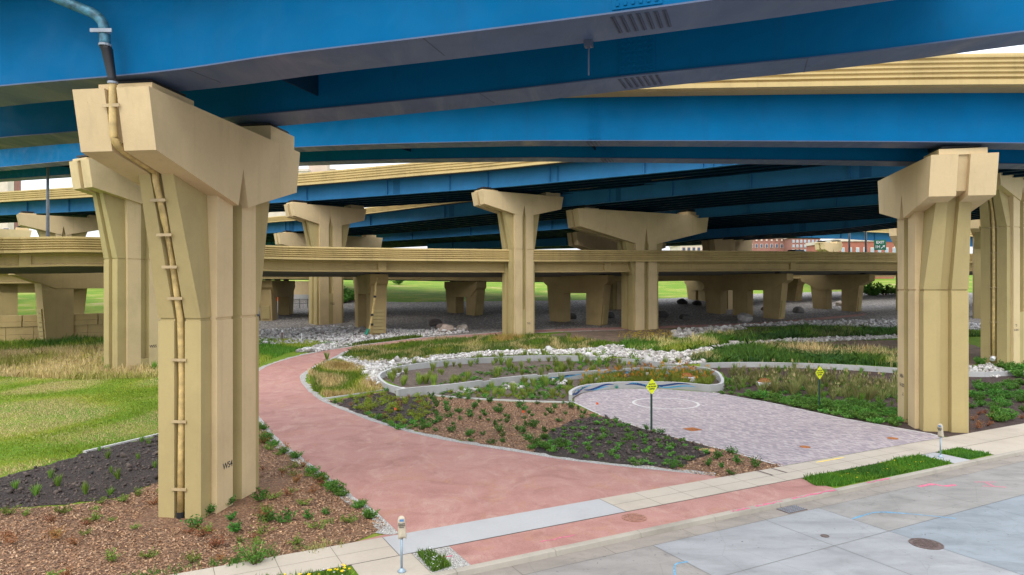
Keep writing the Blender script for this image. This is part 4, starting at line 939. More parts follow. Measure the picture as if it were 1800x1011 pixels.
# stones -------------------------------------------------------------
M['stone'] = None
def m_stone(name, trans=0):
    m, nt, b = nmat(name); n = N(nt)
    a_ = n.new('ShaderNodeAttribute'); a_.attribute_name = 'Col'
    c = n.mix(n.ramp(n.noise(3, 4), [(.4, g(0)), (.75, g(.4))]), a_.outputs['Color'], (.2, .16, .13)); n.ln(c, b.inputs['Base Color']); b.inputs['Roughness'].default_value = .85; return m
M['stone'] = m_stone('rip_rap_stone')
_bm = bmesh.new(); bmesh.ops.create_icosphere(_bm, subdivisions=1, radius=1); ICV = np.array([v.co[:] for v in _bm.verts]); ICF = np.array([[v.index for v in f.verts] for f in _bm.faces]); _bm.free()
def stones(name, poly, n, s, label, lo=(.27,.245,.22), hi=(.70,.68,.65), zoff=0, sv=.35, holes=()):
    P = scatter(poly, n, holes); n = len(P); z = gzv(P[:, 1])
    q = rng.normal(size=(n, 4)); q /= np.linalg.norm(q, axis=1)[:, None]; w_, x, y, zz = q.T
    Rm = np.stack([1-2*(y*y+zz*zz), 2*(x*y-zz*w_), 2*(x*zz+y*w_), 2*(x*y+zz*w_), 1-2*(x*x+zz*zz), 2*(y*zz-x*w_), 2*(x*zz-y*w_), 2*(y*zz+x*w_), 1-2*(x*x+y*y)], 1).reshape(n, 3, 3)
    sz = s*np.exp(sv*rng.normal(size=(n, 1, 1)))
    L = ICV[None]*(1+.22*rng.normal(size=(n, 12, 1)))*np.stack([1+.3*rng.random(n), .75+.3*rng.random(n), .5+.3*rng.random(n)], 1)[:, None, :]
    V = np.einsum('nij,nkj->nki', Rm, L)*sz; V[:, :, 2] *= .8
    V += np.stack([P[:, 0], P[:, 1], z+zoff+sz[:, 0, 0]*(.25+.5*rng.random(n))], 1)[:, None, :]
    t = rng.random((n, 1)); C = np.array(lo)*(1-t)+np.array(hi)*t; C = C*(1+.06*rng.normal(size=(n, 1)))*(1+.015*rng.normal(size=(n, 3))); dark = rng.random(n) < .05; C[dark] *= .45
    me = npmesh(name, V.reshape(-1, 3), ((np.arange(n)*12)[:, None, None]+ICF[None]).reshape(-1, 3), np.repeat(C, 12, 0).clip(.02, .9), M['stone'])
    return tag(objm(name, me), label, 'stones', kind='stuff')
R1 = pg([(592,632),(600,627),(650,636),(720,632),(780,625),(860,619),(930,616),(1000,616),(1075,611),(1090,609),(1095,613),(1060,624),(1000,623),(900,624.5),(830,628),(760,635),(700,643),(672,652),(664,662),(676,676),(690,684),(660,683),(644,672),(636,655),(620,640)])
stones('rip_rap', R1, 7500, .105, 'white rip rap stones curving round the back of the rain garden')
R2 = pg([(1060,612),(1085,607),(1100,614),(1150,619),(1195,622),(1240,612),(1290,605),(1380,598),(1480,594),(1583,590),(1583,594),(1480,599),(1380,604),(1300,611),(1255,617),(1215,630),(1240,638),(1200,641),(1150,634),(1080,627),(1020,625)])
stones('rip_rap', R2, 6200, .12, 'white rip rap stones spreading from the back wall to the right')
stones('rip_rap', pg([(1025,630),(1070,627),(1075,636),(1030,637)]), 260, .13, 'white stones spilled through the first gap in the back wall', zoff=.05)
stones('rip_rap', pg([(1135,636),(1180,636),(1195,643),(1140,643)]), 240, .13, 'white stones spilled over the second gap in the back wall', zoff=.05)
for pts, l in (([(880,682),(900,677),(925,680),(915,684),(890,685)],'small heap of white stones at the left foot of the stepped wall'),([(960,674),(985,670),(1000,674),(985,678)],'small heap of white stones at the middle of the stepped wall'),([(1040,666),(1070,661),(1085,665),(1065,671)],'white stones below the stepped wall behind the yellow sign'),([(1120,660),(1150,656),(1158,661),(1130,664)],'white stones at the right end of the stepped wall'),([(796,690),(815,684),(840,686),(825,691)],'white stones in the corner of the rain garden nearest the mulch'),([(672,660),(690,652),(712,655),(700,662),(685,666)],'white stones inside the left loop of the garden wall')):
    stones('rip_rap', pg(pts), 130, .11, l)
stones('rip_rap', pg([(520,619),(560,607),(610,604),(640,604),(590,612),(560,619)]), 700, .13, 'white stones spilling onto the grass beside the far trail')
stones('rip_rap', pg([(1690,648),(1740,640),(1762,652),(1755,664),(1700,660)]), 420, .11, 'white stones tumbling over the wall right of the right pier')
stones('rip_rap', pg([(1180,585),(1215,578),(1300,574),(1315,578),(1250,588),(1235,601),(1190,602)]), 500, .17, 'white stones edging the brown dirt near the widest pier')
stones('loose_gravel', pg([(456,606),(456,580),(600,574),(720,580),(800,578),(830,584),(700,596),(640,603),(560,604)]), 3800, .11, 'loose white gravel stones under the tan ramp at left', (.35,.33,.32), (.72,.70,.69))
stones('loose_gravel', pg([(1280,573),(1400,565),(1600,562),(1740,570),(1740,580),(1583,578),(1400,572)]), 3000, .13, 'loose white gravel stones under the tan ramp at right', (.35,.33,.32), (.72,.70,.69))
def boulder(px, py, s, c, label):
    bm = bmesh.new(); bmesh.ops.create_icosphere(bm, subdivisions=3, radius=1)
    pr_ = [Vector(rng.normal(size=3)).normalized() for _ in range(9)]; of = rng.random(9)*.3+.62
    for v in bm.verts:
        d = v.co.normalized(); r = 1.0
        for q, o in zip(pr_, of):
            k = d.dot(q)
            if k > 0: r = min(r, o/k)
        v.co = d*r*s*(1+.02*rng.normal()); v.co.z *= .72; v.co.x *= 1.15
    me = bpy.data.meshes.new('boulder'); bm.to_mesh(me); bm.free(); me.materials.append(plain('boulder_stone', c, .9, 0, .35, 2, .4))
    o = bpy.data.objects.new('boulder', me); col.objects.link(o); p = G(px, py); o.location = (p.x, p.y, p.z+s*.35); o.rotation_euler = (0, 0, rng.random()*6)
    tag(o, label, 'boulder', 'boulders lying in the gravel')
for a in ((766,572,.85,(.10,.08,.075),'dark boulder at the back of the cluster in the gravel'),(784,583,.95,(.42,.33,.27),'pinkish boulder at the front of the cluster in the gravel'),(776,577,.6,(.33,.24,.2),'small reddish boulder wedged in the cluster in the gravel'),(813,580,.75,(.40,.35,.29),'flat tan boulder lying alone right of the cluster'),(1004,560,.8,(.07,.065,.06),'dark boulder between the columns of the low bent'),(1070,558,.85,(.06,.06,.06),'dark boulder beside the base of the widest pier'),(1163,557,.9,(.06,.055,.055),'black boulder right of the widest pier'),(1308,564,1.15,(.26,.245,.23),'grey boulder in front of the three-column bent'),(1345,545,.6,(.12,.10,.09),'small boulder behind the three-column bent'),(1403,549,.9,(.14,.13,.12),'pointed dark boulder right of the three-column bent'),(1477,537,.8,(.33,.28,.23),'tan boulder between the bents at right'),(1203,560,.7,(.08,.075,.07),'low dark boulder in the shade near the trail'),(1200,534,.9,(.05,.05,.05),'far dark boulder in the shade left of the distant bent'),(1225,536,.8,(.05,.05,.05),'far dark boulder beside the distant bent'),(12,601,.55,(.48,.44,.40),'pale boulder at the left edge by the retaining wall'),(58,598,.5,(.50,.47,.44),'pale boulder at the foot of the retaining wall')): boulder(*a)

# shrubs: leafy prototypes, then copies ------------------------------------
def leafy(nst, h, r, nl, ls, c0, c1, up=.6, stem=True, asp=.5):
    V, Fq, C = [], [], []
    for s in range(nst):
        a = rng.random()*6.283; rr = r*math.sqrt(rng.random()); hh = h*(.55+.45*rng.random())*(1-.35*rr/r)
        tip = np.array([rr*math.cos(a), rr*math.sin(a), hh]); b0 = np.array([tip[0]*.15, tip[1]*.15, 0])
        for k in range(nl):
            t = .18+.82*(k+rng.random())/nl; p = b0+(tip-b0)*t; p[:2] += rng.normal(size=2)*r*.10; p[2] += rng.normal()*h*.03
            d = rng.normal(size=3); d[2] = abs(d[2])*up+.15; d /= np.linalg.norm(d); sd = np.cross(d, rng.normal(size=3)); sd /= np.linalg.norm(sd)+1e-9
            l = ls*(.6+.7*rng.random())*(1.15-.4*t); k0 = len(V)
            V += [p, p+d*l*.5+sd*l*asp*.5, p+d*l, p+d*l*.5-sd*l*asp*.5]; Fq.append((k0, k0+1, k0+2, k0+3))
            q = rng.random(); c = np.array(c0)*(1-q)+np.array(c1)*q; C += [c]*4
        if stem:
            k0 = len(V); w_ = .012; V += [b0+np.array([w_, 0, 0]), b0-np.array([w_, 0, 0]), tip*.9-np.array([w_*.4, 0, 0]), tip*.9+np.array([w_*.4, 0, 0])]; Fq.append((k0, k0+1, k0+2, k0+3)); C += [np.array((.10, .065, .03))]*4
    return npmesh('leafy', np.array(V), np.array(Fq), np.array(C), M['leaf'])
def clumpgrass(n, h, r, w, c0, c1, heads=0, hc=(.45,.35,.2)):
    V, Fq, C = [], [], []
    for k in range(n):
        a = rng.random()*6.283; b = np.array([math.cos(a), math.sin(a), 0])*r*.35*math.sqrt(rng.random()); hh = h*(.6+.5*rng.random()); l = r*(.2+.9*rng.random())
        tip = b+np.array([math.cos(a)*l, math.sin(a)*l, hh]); mid = b*.5+tip*.5+np.array([0, 0, hh*.12]); s = np.array([-math.sin(a), math.cos(a), 0])*w/2
        k0 = len(V); V += [b-s, b+s, mid+s*.8, tip, mid-s*.8]; Fq.append(tuple(range(k0, k0+5))); q = rng.random(); c = np.array(c0)*(1-q)+np.array(c1)*q; C += [c, c, c, np.array(c1)*1.1, c]
    for k in range(heads):
        a = rng.random()*6.283; l = r*.5*rng.random(); p = np.array([math.cos(a)*l, math.sin(a)*l, h*(.95+.35*rng.random())]); s = np.array([1, 0, 0])*w*1.3; k0 = len(V)
        V += [p-s, p+s, p+s*.6+np.array([0, 0, h*.16]), p+np.array([0, 0, h*.25]), p-s*.6+np.array([0, 0, h*.16])]; Fq.append(tuple(range(k0, k0+5))); C += [np.array(hc)]*5
    return npmesh('clump', np.array(V), np.array(Fq), np.array(C), M['leaf'])
def plant(name, protos, pts, s0, s1, label, group, cat='shrub'):
    for p in pts:
        o = bpy.data.objects.new(name, protos[rng.integers(len(protos))]); col.objects.link(o)
        s = s0+(s1-s0)*rng.random(); o.scale = (s, s, s*(.8+.4*rng.random())); o.rotation_euler = (rng.normal()*.06, rng.normal()*.06, rng.random()*6.28)
        o.location = (p[0], p[1], gz(p[1])+.005); tag(o, label, cat, group, 'thing')
shrubA = [leafy(9, .55, .34, 15, .13, (0.036,0.112,0.019), (0.087,0.210,0.032)) for _ in range(5)]
shrubB = [leafy(8, .34, .36, 13, .15, (0.072,0.195,0.032), (0.145,0.315,0.047)) for _ in range(5)]
shrubC = [leafy(9, .42, .34, 13, .11, (0.145,0.240,0.021), (0.290,0.300,0.032)) for _ in range(4)]
shrubD = [leafy(9, .32, .32, 12, .08, (.27,.10,.04), (.34,.17,.06), asp=.3) for _ in range(3)]
shrubE = [leafy(8, .32, .32, 14, .09, (0.087,0.180,0.026), (0.203,0.270,0.042), asp=.35) for _ in range(4)]
bigB = [leafy(22, .6, .55, 22, .14, (0.043,0.135,0.021), (0.123,0.270,0.037)) for _ in range(4)]
bigG = [leafy(26, .62, .52, 26, .08, (0.058,0.180,0.026), (0.131,0.300,0.037), asp=.3) for _ in range(2)]
tuft = [clumpgrass(60, .8, .28, .03, (0.145,0.270,0.037), (0.319,0.390,0.074), 0) for _ in range(4)]
tuftD = [clumpgrass(44, .8, .4, .026, (.10,.20,.035), (.42,.40,.15), 3, (.5,.4,.2)) for _ in range(4)]
spike = [clumpgrass(30, .55, .2, .035, (0.102,0.225,0.032), (0.189,0.330,0.042), 0) for _ in range(3)]
ocher = [clumpgrass(46, .55, .3, .03, (0.131,0.225,0.032), (0.290,0.330,0.053), 5, (0.551,0.255,0.032)) for _ in range(3)]
xy = lambda pts: [(p.x, p.y) for p in pts]
P1h = [(-12.2,21.2),(-8.6,21.2),(-8.6,26.8),(-12.2,26.8)]
plant('shrub', shrubA, spaced(bed_c, 95, .6, (soil_l, soil_r)), .5, 1.0, 'dark green young shrub in the brown mulch between trail and plaza', 'young shrubs planted in the central mulch bed')
plant('leafy_plant', shrubB, spaced(soil_r, 90, .42), .42, .8, 'leafy green plant in the black soil triangle beside the plaza', 'leafy plants in the black soil triangle')
plant('leafy_plant', bigB[:2], spaced(pg([(940,794),(993,800),(985,780),(960,765),(930,785)]), 6, .5), .5, .75, 'dense bushy plant at the trail edge of the black soil triangle', 'bushy plants by the trail edge')
plant('seedling', shrubC+[shrubD[0]], spaced(soil_l, 85, .38), .7, 1.2, 'yellow green seedling in the black soil by the trail bend', 'yellow green seedlings by the trail bend')
plant('seedling', shrubB, spaced(pg([(640,726),(700,748),(745,742),(755,752),(700,756),(660,738)]), 18, .3), .6, 1.0, 'bluish leafy seedling at the trail side of the bend bed', 'leafy seedlings along the trail edge')
plant('shrub', shrubE, spaced(bed_l, 120, .5, (soil_ll, P1h)), .65, 1.3, 'low green shrub in the brown mulch around the left pier', 'low shrubs in the left mulch bed')
plant('dry_shrub', shrubD, spaced(bed_l, 80, .5, (soil_ll, P1h)), .7, 1.35, 'withered orange shrub in the brown mulch around the left pier', 'withered shrubs in the left mulch bed', 'dry shrub')
plant('sprig', spike, spaced(soil_ll, 26, .6), .5, .9, 'thin green sprig growing in the black soil left of the front pier', 'sprigs in the left black soil', 'plant')
plant('bush', bigB, [G(x, y) for x, y in ((470,768),(462,755),(480,785),(500,797),(520,806),(548,832),(560,843),(580,858),(600,872),(630,893),(650,912),(566,846),(466,778),(590,866))], .5, .8, 'dense green bush along the left edge of the red trail', 'bushes along the left trail edge', 'bush')
plant('bush', shrubA, [G(x, y) for x, y in ((365,905),(345,930),(405,915),(473,918),(418,938),(500,920),(540,915),(575,905),(460,880),(400,890)) if True], .7, 1.1, 'dark green bush at the right foot of the front pier', 'bushes at the foot of the front pier', 'bush')
plant('round_bush', bigG, [G(450, 992)], 1.15, 1.2, 'large round bright green bush at the back edge of the sidewalk', None, 'bush')
plant('ornamental_grass', tuft, spaced(gar1, 110, .52), .5, 1.1, 'upright green grass tuft in the upper rain garden', 'grass tufts in the upper rain garden', 'ornamental grass')
plant('garden_plant', shrubB+shrubE, spaced(pg([(760,680),(880,662),(1000,650),(1150,640),(1000,636),(880,650),(800,660)]), 110, .38), .5, .9, 'low spreading green plant in the upper rain garden', 'low plants in the upper rain garden', 'plant')
plant('sapling', [leafy(6, 1.1, .5, 12, .2, (.12,.22,.03), (.2,.3,.05)) for _ in range(3)], [G(x, y) for x, y in ((1005,632),(975,636),(950,630),(1055,640),(1077,637),(1112,636),(1121,641),(1140,636),(880,640),(838,640),(1060,628))], .8, 1.1, 'bright green leafy sapling in front of the back garden wall', 'saplings along the back garden wall', 'sapling')
plant('garden_plant', shrubC[:2]+shrubB+tuft[:2], spaced(pg([(735,690),(800,684),(880,676),(960,668),(1000,672),(1020,690),(1000,703),(919,703),(844,700)]), 170, .32), .55, 1.05, 'dense green plant in the lower rain garden', 'green plants in the lower rain garden', 'plant')
plant('flowering_plant', ocher, spaced(pg([(1010,686),(1030,668),(1100,658),(1200,652),(1245,656),(1262,668),(1245,682),(1171,678),(1097,676),(1052,680)]), 130, .36), .8, 1.25, 'plant with rust orange seed heads behind the painted wave wall', 'orange seed head plants behind the wave wall', 'plant')
g3low = pg([(1256,690),(1300,694),(1400,703),(1500,712),(1583,722),(1583,752),(1475,733),(1352,706)])
plant('leafy_plant', shrubB+bigB[:2], spaced(g3low, 120, .4), .7, 1.15, 'lush green plant along the right edge of the plaza', 'lush plants along the right edge of the plaza')
plant('ornamental_grass', tuftD, spaced(pg([(1275,664),(1300,658),(1400,662),(1583,676),(1583,706),(1450,704),(1350,694),(1270,680)]), 105, .5), .6, 1.25, 'straw tipped grass clump in the long bed at right', 'straw tipped grass clumps in the long bed', 'ornamental grass')
plant('seedling', spike, spaced(pg([(1260,650),(1400,646),(1583,655),(1583,668),(1400,660),(1290,658)]), 30, .8), .7, 1.2, 'thin upright weed in the dark soil under the long garden wall', 'weeds under the long garden wall', 'plant')
plant('bush', bigB, spaced(pg([(1702,678),(1790,672),(1830,690),(1830,735),(1760,745),(1704,722)]), 42, .65), .7, 1.2, 'spreading green bush right of the right pier', 'bushes right of the right pier', 'bush')
plant('dry_shrub', shrubD, spaced(pg([(1704,725),(1800,728),(1800,742),(1740,755),(1704,755)]), 16, .5), .8, 1.2, 'reddish dry shrub near the sidewalk right of the right pier', 'dry shrubs right of the right pier', 'dry shrub')
plant('bush', bigB, [G(x, y) for x, y in ((1722,640),(1775,652),(1790,650),(1795,664),(1760,648),(1812,648))], 1.2, 1.9, 'big green bush at the base of the far right pier', 'bushes at the far right pier', 'bush')
plant('weed', spike+tuft[:1], [G(x, y) for x, y in ((184,641),(270,652),(575,632),(835,600),(905,598),(925,600),(190,655),(1000,592))], 1.0, 1.7, 'tall green weed standing by a trail or pier base', 'tall weeds by piers and trail', 'plant')
plant('far_bush', bigB, [G(x, y) for x, y in ((605,532),(615,530),(625,528),(608,524),(1540,520),(1555,518),(1570,517),(700,500),(1530,519))], 3.0, 5.0, 'dark green bush on the bank beyond the ramps', 'bushes on the far bank', 'bush')

plant('leafy_plant', shrubB+spike, spaced(pg([(1262,672),(1300,666),(1400,670),(1583,684),(1583,722),(1450,710),(1350,700),(1265,688)]), 110, .42), .6, 1.2, 'leafy green plant between the grass clumps of the long bed', 'leafy plants between the grass clumps of the long bed', 'plant')
# loose chips and clods on the beds -----------------------------------------
def chips(name, poly, n, l, w, cols, label, holes=()):
    P = scatter(poly, n, holes); n = len(P); z = gzv(P[:, 1])+.012+.02*rng.random(n); a = rng.random(n)*6.283; l_ = l*(.5+rng.random(n)); w_ = w*(.5+rng.random(n)); tl_ = rng.normal(size=(n, 2))*.35
    d = np.stack([np.cos(a), np.sin(a), tl_[:, 0]], 1)*l_[:, None]/2; e = np.stack([-np.sin(a), np.cos(a), tl_[:, 1]], 1)*w_[:, None]/2; c = np.stack([P[:, 0], P[:, 1], z+.01], 1)
    V = np.stack([c-d-e, c+d-e, c+d+e, c-d+e], 1).reshape(-1, 3); ca = np.array(cols); C = ca[rng.integers(0, len(ca), n)]*(1+.2*rng.normal(size=(n, 1)))
    me = npmesh(name, V, (np.arange(n)*4)[:, None]+np.arange(4), np.repeat(C.clip(.01, .8), 4, 0), M['stone']); tag(objm(name, me), label, 'mulch', kind='stuff')
MC = [(.10,.05,.025),(.24,.12,.06),(.34,.18,.09),(.38,.21,.105),(.44,.28,.16)]
bed_near = pg([(-30,897),(119,889),(213,875),(264,854),(290,838),(456,745),(489,778),(530,810),(566,837),(617,877),(651,899),(682,927)])+[st(5.3, 19.88), st(-5, 19.88)]
chips('bark_chips', bed_near, 26000, .06, .026, MC, 'loose bark chips covering the left mulch bed', (soil_ll, P1h))
chips('bark_chips', bed_c, 14000, .075, .034, MC, 'loose bark chips covering the central mulch bed', (soil_l, soil_r))
SC = dict(lo=(.03,.021,.018), hi=(.10,.072,.06))
stones('soil_clods', soil_ll, 2600, .035, 'small clods on the black soil left of the front pier', sv=.5, **SC)
stones('soil_clods', soil_r, 1800, .04, 'small clods on the black soil triangle by the plaza', sv=.5, **SC)
stones('soil_clods', soil_l, 900, .04, 'small clods on the black soil at the trail bend', sv=.5, **SC)

# ------------------------------------------------------------------ street furniture
M['bag'] = plain('canvas_meter_bag', (.46, .40, .30), .9, 0, .15, 14, .5); M['post'] = plain('grey_blue_post', (.28, .36, .42), .45, .5); M['ink'] = plain('black_ink', (.02, .02, .022), .8)
def meter(c, rz, label):
    root = empty('parking_meter', c, label, 'parking meter', None, rz)
    mb = MB(); mb.tube([(0,0,0),(0,0,1.02)], .032, 12); mb.build('post', M['post'], root, True, True)
    k = 14; mb = MB(); mb.loft([[(a*math.cos(2*math.pi*i/k), a*math.sin(2*math.pi*i/k), z) for i in range(k)] for a, z in ((.11,0),(.11,.03),(.07,.06),(.045,.1))]); mb.build('base_flange', M['post'], root)
    rings = []; k = 20
    for z, rx, ry, dx in ((.90,.105,.075,.02),(.94,.115,.085,.015),(1.02,.108,.08,.01),(1.15,.10,.075,.0),(1.28,.10,.078,-.005),(1.36,.098,.078,-.005),(1.42,.082,.066,-.005),(1.46,.05,.042,-.004),(1.472,.015,.015,-.004)):
        rings.append([(dx+rx*math.copysign(abs(math.cos(a))**.6, math.cos(a)), ry*math.copysign(abs(math.sin(a))**.6, math.sin(a)), z+(.025*math.sin(3*a) if z < .95 else 0)) for a in [2*math.pi*i/k for i in range(k)]])
    mb = MB(); mb.loft(rings); mb.build('bag', M['bag'], root, True, True)
    mb = MB(); mb.box(-.055, .055, -.0835, -.08, 1.345, 1.405); mb.build('window', plain('meter_window', (.10, .22, .42), .2), root)
    for i, (t, z) in enumerate((('FOLLOW', 1.285), ('PARKING', 1.24), ('SIGNS', 1.195))):
        text('bag_lettering', t, .044, frame((-.003, -.084, z), Vector((1,0,0)), Vector((0,0,1)), Vector((0,-1,0))), M['ink'], root, .001, .002)
    mb = MB(); mb.box(-.012,.012,-.06,-.05,.90,.97, Matrix.Translation((.05,0,0))); mb.build('padlock', M['ink'], root)
meter(st(5.9, 17.2, .026), R_(8), 'bagged parking meter on a grey post at the bottom of the view near the trail')
meter(st(30.85, 17.65, .026), R_(-52), 'bagged parking meter standing on a concrete pad in the grass verge at right')
M['signy'] = plain('fluorescent_yellow_green', (.72, .80, .0), .5, 0, .03); M['gpost'] = plain('dark_green_u_post', (.012, .05, .035), .6)
def warn(px, py, label, rz):
    c = G(px, py); root = empty('warning_sign', c, label, 'sign', 'yellow diamond warning signs', rz)
    mb = MB(); mb.box(-.035, .035, -.02, .02, -.2, 2.62); mb.box(-.05, -.035, -.03, .02, -.2, 2.62); mb.box(.035, .05, -.03, .02, -.2, 2.62); mb.build('post', M['gpost'], root)
    s = .40; mb = MB(); z = 2.3
    cut = .03; pts = [(-s+cut, z-cut), (-s+cut, z+cut), (-cut, z+s*1.05-cut), (cut, z+s*1.05-cut), (s-cut, z+cut), (s-cut, z-cut), (cut, z-s*1.05+cut), (-cut, z-s*1.05+cut)]
    mb.prism(pts, -.045, -.034, lambda x, zz, y: (x, y, zz)); mb.build('sign_panel', M['signy'], root)
    for t, dz, sz in (('WATCH', .125, .115), ('FOR FALLING', 0, .098), ('DEBRIS', -.125, .115)):
        text('sign_lettering', t, sz, frame((0, -.047, z+dz), Vector((1,0,0)), Vector((0,0,1)), Vector((0,-1,0))), M['ink'], root, .004, .002)
    return root
warn(1145, 756, 'yellow diamond sign on a green post at the edge of the black soil', R_(28))
warn(1440, 721, 'yellow diamond sign on a green post among the plants of the right bed', R_(28))
M['flag'] = plain('orange_flag', (.85, .12, .02), .6)
def flag(px, py, label):
    c = G(px, py); root = empty('marker_flag', c, label, 'marker flag'); mb = MB(); mb.tube([(0,0,0),(0,0,.42)], .006, 5); mb.build('wire', M['galv'], root)
    mb = MB(); mb.prism([(0,.28),(0,.44),(.13,.40),(.14,.30)], -.004, .004, lambda x, z, y: (x, y, z)); mb.build('pennant', M['flag'], root)
flag(693, 729, 'small orange flag among the seedlings at the trail bend'); flag(918, 734, 'small orange flag in the central mulch bed'); flag(1048, 719, 'small orange flag on the pavers by the mulch edge')
def bollard(px, py, h, r, c, label, cap_):
    p = G(px, py); root = empty('marker_post', p, label, 'marker post'); k = 10
    mb = MB(); mb.tube([(0,0,-.2),(0,0,h-.25)], r, k); mb.build('post', plain('marker_brown', c, .7), root)
    mb = MB(); mb.tube([(0,0,h-.249),(0,0,h-.04),(0,0,h)], [r*1.15, r*1.15, r*.6], k); mb.build('post_cap', M[cap_], root)
bollard(496, 598, 1.15, .09, (.20,.13,.11), 'brown marker post with pale cap in the gravel behind the front pier', 'white')
bollard(530, 598, .8, .06, (.7,.7,.7), 'thin white marker post leaning in the gravel', 'white')

# light poles, exit sign, car on the ramps --------------------------------
def lightpole(px, Y, zb, zt, r, side, label):
    X = (px-CX)*Y/F; root = empty('light_pole', (X, Y, zb), label, 'light pole'); H = zt-zb
    mb = MB(); mb.tube([(0,0,0),(0,0,H)], [r, r*.6], 12); mb.build('pole', M['galv'], root, True, True)
    mb = MB(); mb.tube([(0,0,H-.6),(side*.8,0,H-.1),(side*2.2,0,H)], .06, 8); mb.build('arm', M['galv'], root)
    mb = MB(); mb.box(side*2.2-.35, side*2.2+.35, -.15, .15, H-.08, H+.08); mb.build('lamp_head', M['galv'], root)
lightpole(84, 68, 10.5, 22.5, .17, 1, 'grey light pole standing on the tan ramp at far left'); lightpole(1493, 103, 11, 19.5, .16, -1, 'left grey light pole rising behind the tan ramp near the exit sign'); lightpole(1522, 101, 11, 19.5, .17, -1, 'right grey light pole rising behind the tan ramp next to the exit sign')
p = at(1547, 430, 103); root = empty('exit_sign', (p.x, p.y, 11.2), 'green EXIT 1H highway sign with a white arrow on the tan ramp', 'sign', None, R_(-8))
M['signg'] = plain('highway_green', (.005, .13, .075), .5)
mb = MB(); mb.box(-.85, .85, -.03, .03, p.z-11.2-.78, p.z-11.2+.78); mb.build('sign_panel', M['signg'], root)
mb = MB(); mb.box(-.7, -.62, .035, .11, -.5, p.z-11.2+.7); mb.build('post', M['galv'], root); mb = MB(); mb.box(.62, .7, .035, .11, -.5, p.z-11.2+.7); mb.build('post', M['galv'], root)
text('sign_lettering', 'EXIT', .55, frame((0, -.034, p.z-11.2+.36), Vector((1,0,0)), Vector((0,0,1)), Vector((0,-1,0))), M['white'], root, .012)
text('sign_lettering', '1H', .6, frame((-.36, -.034, p.z-11.2-.3), Vector((1,0,0)), Vector((0,0,1)), Vector((0,-1,0))), M['white'], root, .012)
mb = MB(); a = R_(40); m = frame((.4, -.034, p.z-11.2-.3), Vector((math.cos(a),0,math.sin(a))), Vector((-math.sin(a),0,math.cos(a))), Vector((0,-1,0)))
mb.prism([(-.35,-.06),(.1,-.06),(.1,-.2),(.36,0),(.1,.2),(.1,.06),(-.35,.06)], 0, .006, lambda x, y, z: m @ Vector((x, y, z))); mb.build('sign_arrow', M['white'], root)
q, t, n_ = station(pr, 1432)
root = empty('parked_car', q+n_*3.2+Vector((0,0,1.62)), 'dark car driving on the tan ramp, only its roof showing above the parapet', 'car', None, math.atan2(t.y, t.x))
def prof(pts, y0, y1, nm, mat):
    mb = MB(); mb.prism(pts, y0, y1, lambda x, z, y: (x, y, z)); return mb.build(nm, mat, root)
carp = plain('dark_car_paint', (.02, .022, .028), .25)
prof([(-2.25,.3),(2.25,.3),(2.3,.6),(2.15,.82),(1.1,.95),(-1.5,1.0),(-2.2,.95),(-2.3,.6)], -.88, .88, 'body', carp)
prof([(-1.6,1.001),(1.0,.952),(.35,1.42),(-.2,1.5),(-1.0,1.47)], -.76, .76, 'cabin', carp)
for y in (-.775, .775): prof([(-1.35,1.03),(.75,1.0),(.25,1.36),(-.15,1.42),(-.9,1.4)], y-.008, y+.008, 'side_window', M['glass'])
for x in (-1.4, 1.4):
    for y in (-.9, .7):
        mb = MB(); k = 16; mb.loft([[(x+.33*math.cos(2*math.pi*i/k), yy, .33+.33*math.sin(2*math.pi*i/k)) for i in range(k)] for yy in (y, y+.2)]); mb.build('wheel', M['rubber'], root)
# low far wall, orange work sign
p = at(533, 512, 128); root = empty('road_wall', (p.x, p.y, gz(128)), 'pale tan concrete road wall far behind the ramps, between two bents', 'wall')
mb = MB(); mb.box(-8, 2.6, 0, .5, -1, at(0, 494, 128).z-gz(128)); mb.build('wall', M['beige'], root); mb = MB(); mb.box(-8, 2.6, -.15, 0, -1, .9); mb.build('barrier', M['graycon'], root)
p = at(493, 524, 119); root = empty('work_sign', p, 'orange diamond road work sign far away beside the low bent', 'sign'); mb = MB(); s = .95
mb.prism([(-s,0),(0,s),(s,0),(0,-s)], -.02, .02, lambda x, z, y: (x, y, z)); mb.build('sign_panel', M['flag'], root); mb = MB(); mb.box(-.05,.05,.021,.08,-3,.6); mb.build('post', M['galv'], root)
root = empty('rail_fence', (-40, 112, gz(112)), 'low dark metal rail fence in the shade beyond the gravel at left', 'fence')
for i in range(9): mb = MB(); mb.box(-4+i*1.3, -3.93+i*1.3, 0, .07, -.5, 1.5); mb.build('post', M['gpost'], root)
for z in (.7, 1.4): mb = MB(); mb.box(-4, 6.5, .072, .12, z, z+.05); mb.build('rail', M['gpost'], root)

# ------------------------------------------------------------------ far buildings
M['brick'] = plain('red_brick', (.27, .125, .10), .9, 0, .15, .6); M['brick2'] = plain('bright_red_brick', (.32, .11, .075), .9, 0, .12, .6); M['stonew'] = plain('pale_stone', (.55, .47, .40), .9, 0, .1, .4); M['pinkst'] = plain('pinkish_stucco', (.52, .40, .33), .9, 0, .08, .4); M['winlight'] = plain('pale_window', (.30, .38, .46), .25)
def building(px0, px1, ytop, Y, depth, mat, label, zb=None, name='building'):
    x0, x1 = (px0-CX)*Y/F, (px1-CX)*Y/F; zt = CH+(CY-ytop)*Y/F; zg = gz(Y); root = empty(name, ((x0+x1)/2, Y, zg), label, 'building')
    w_ = (x1-x0)/2; mb = MB(); mb.box(-w_, w_, 0, depth, -2, zt-zg); mb.build('wall', M[mat], root)
    mb = MB(); mb.box(-w_-.3, w_+.3, -.3, depth+.3, zt-zg+.001, zt-zg+.9); mb.build('cornice', M['stonew'], root)
    return root, w_, zt-zg
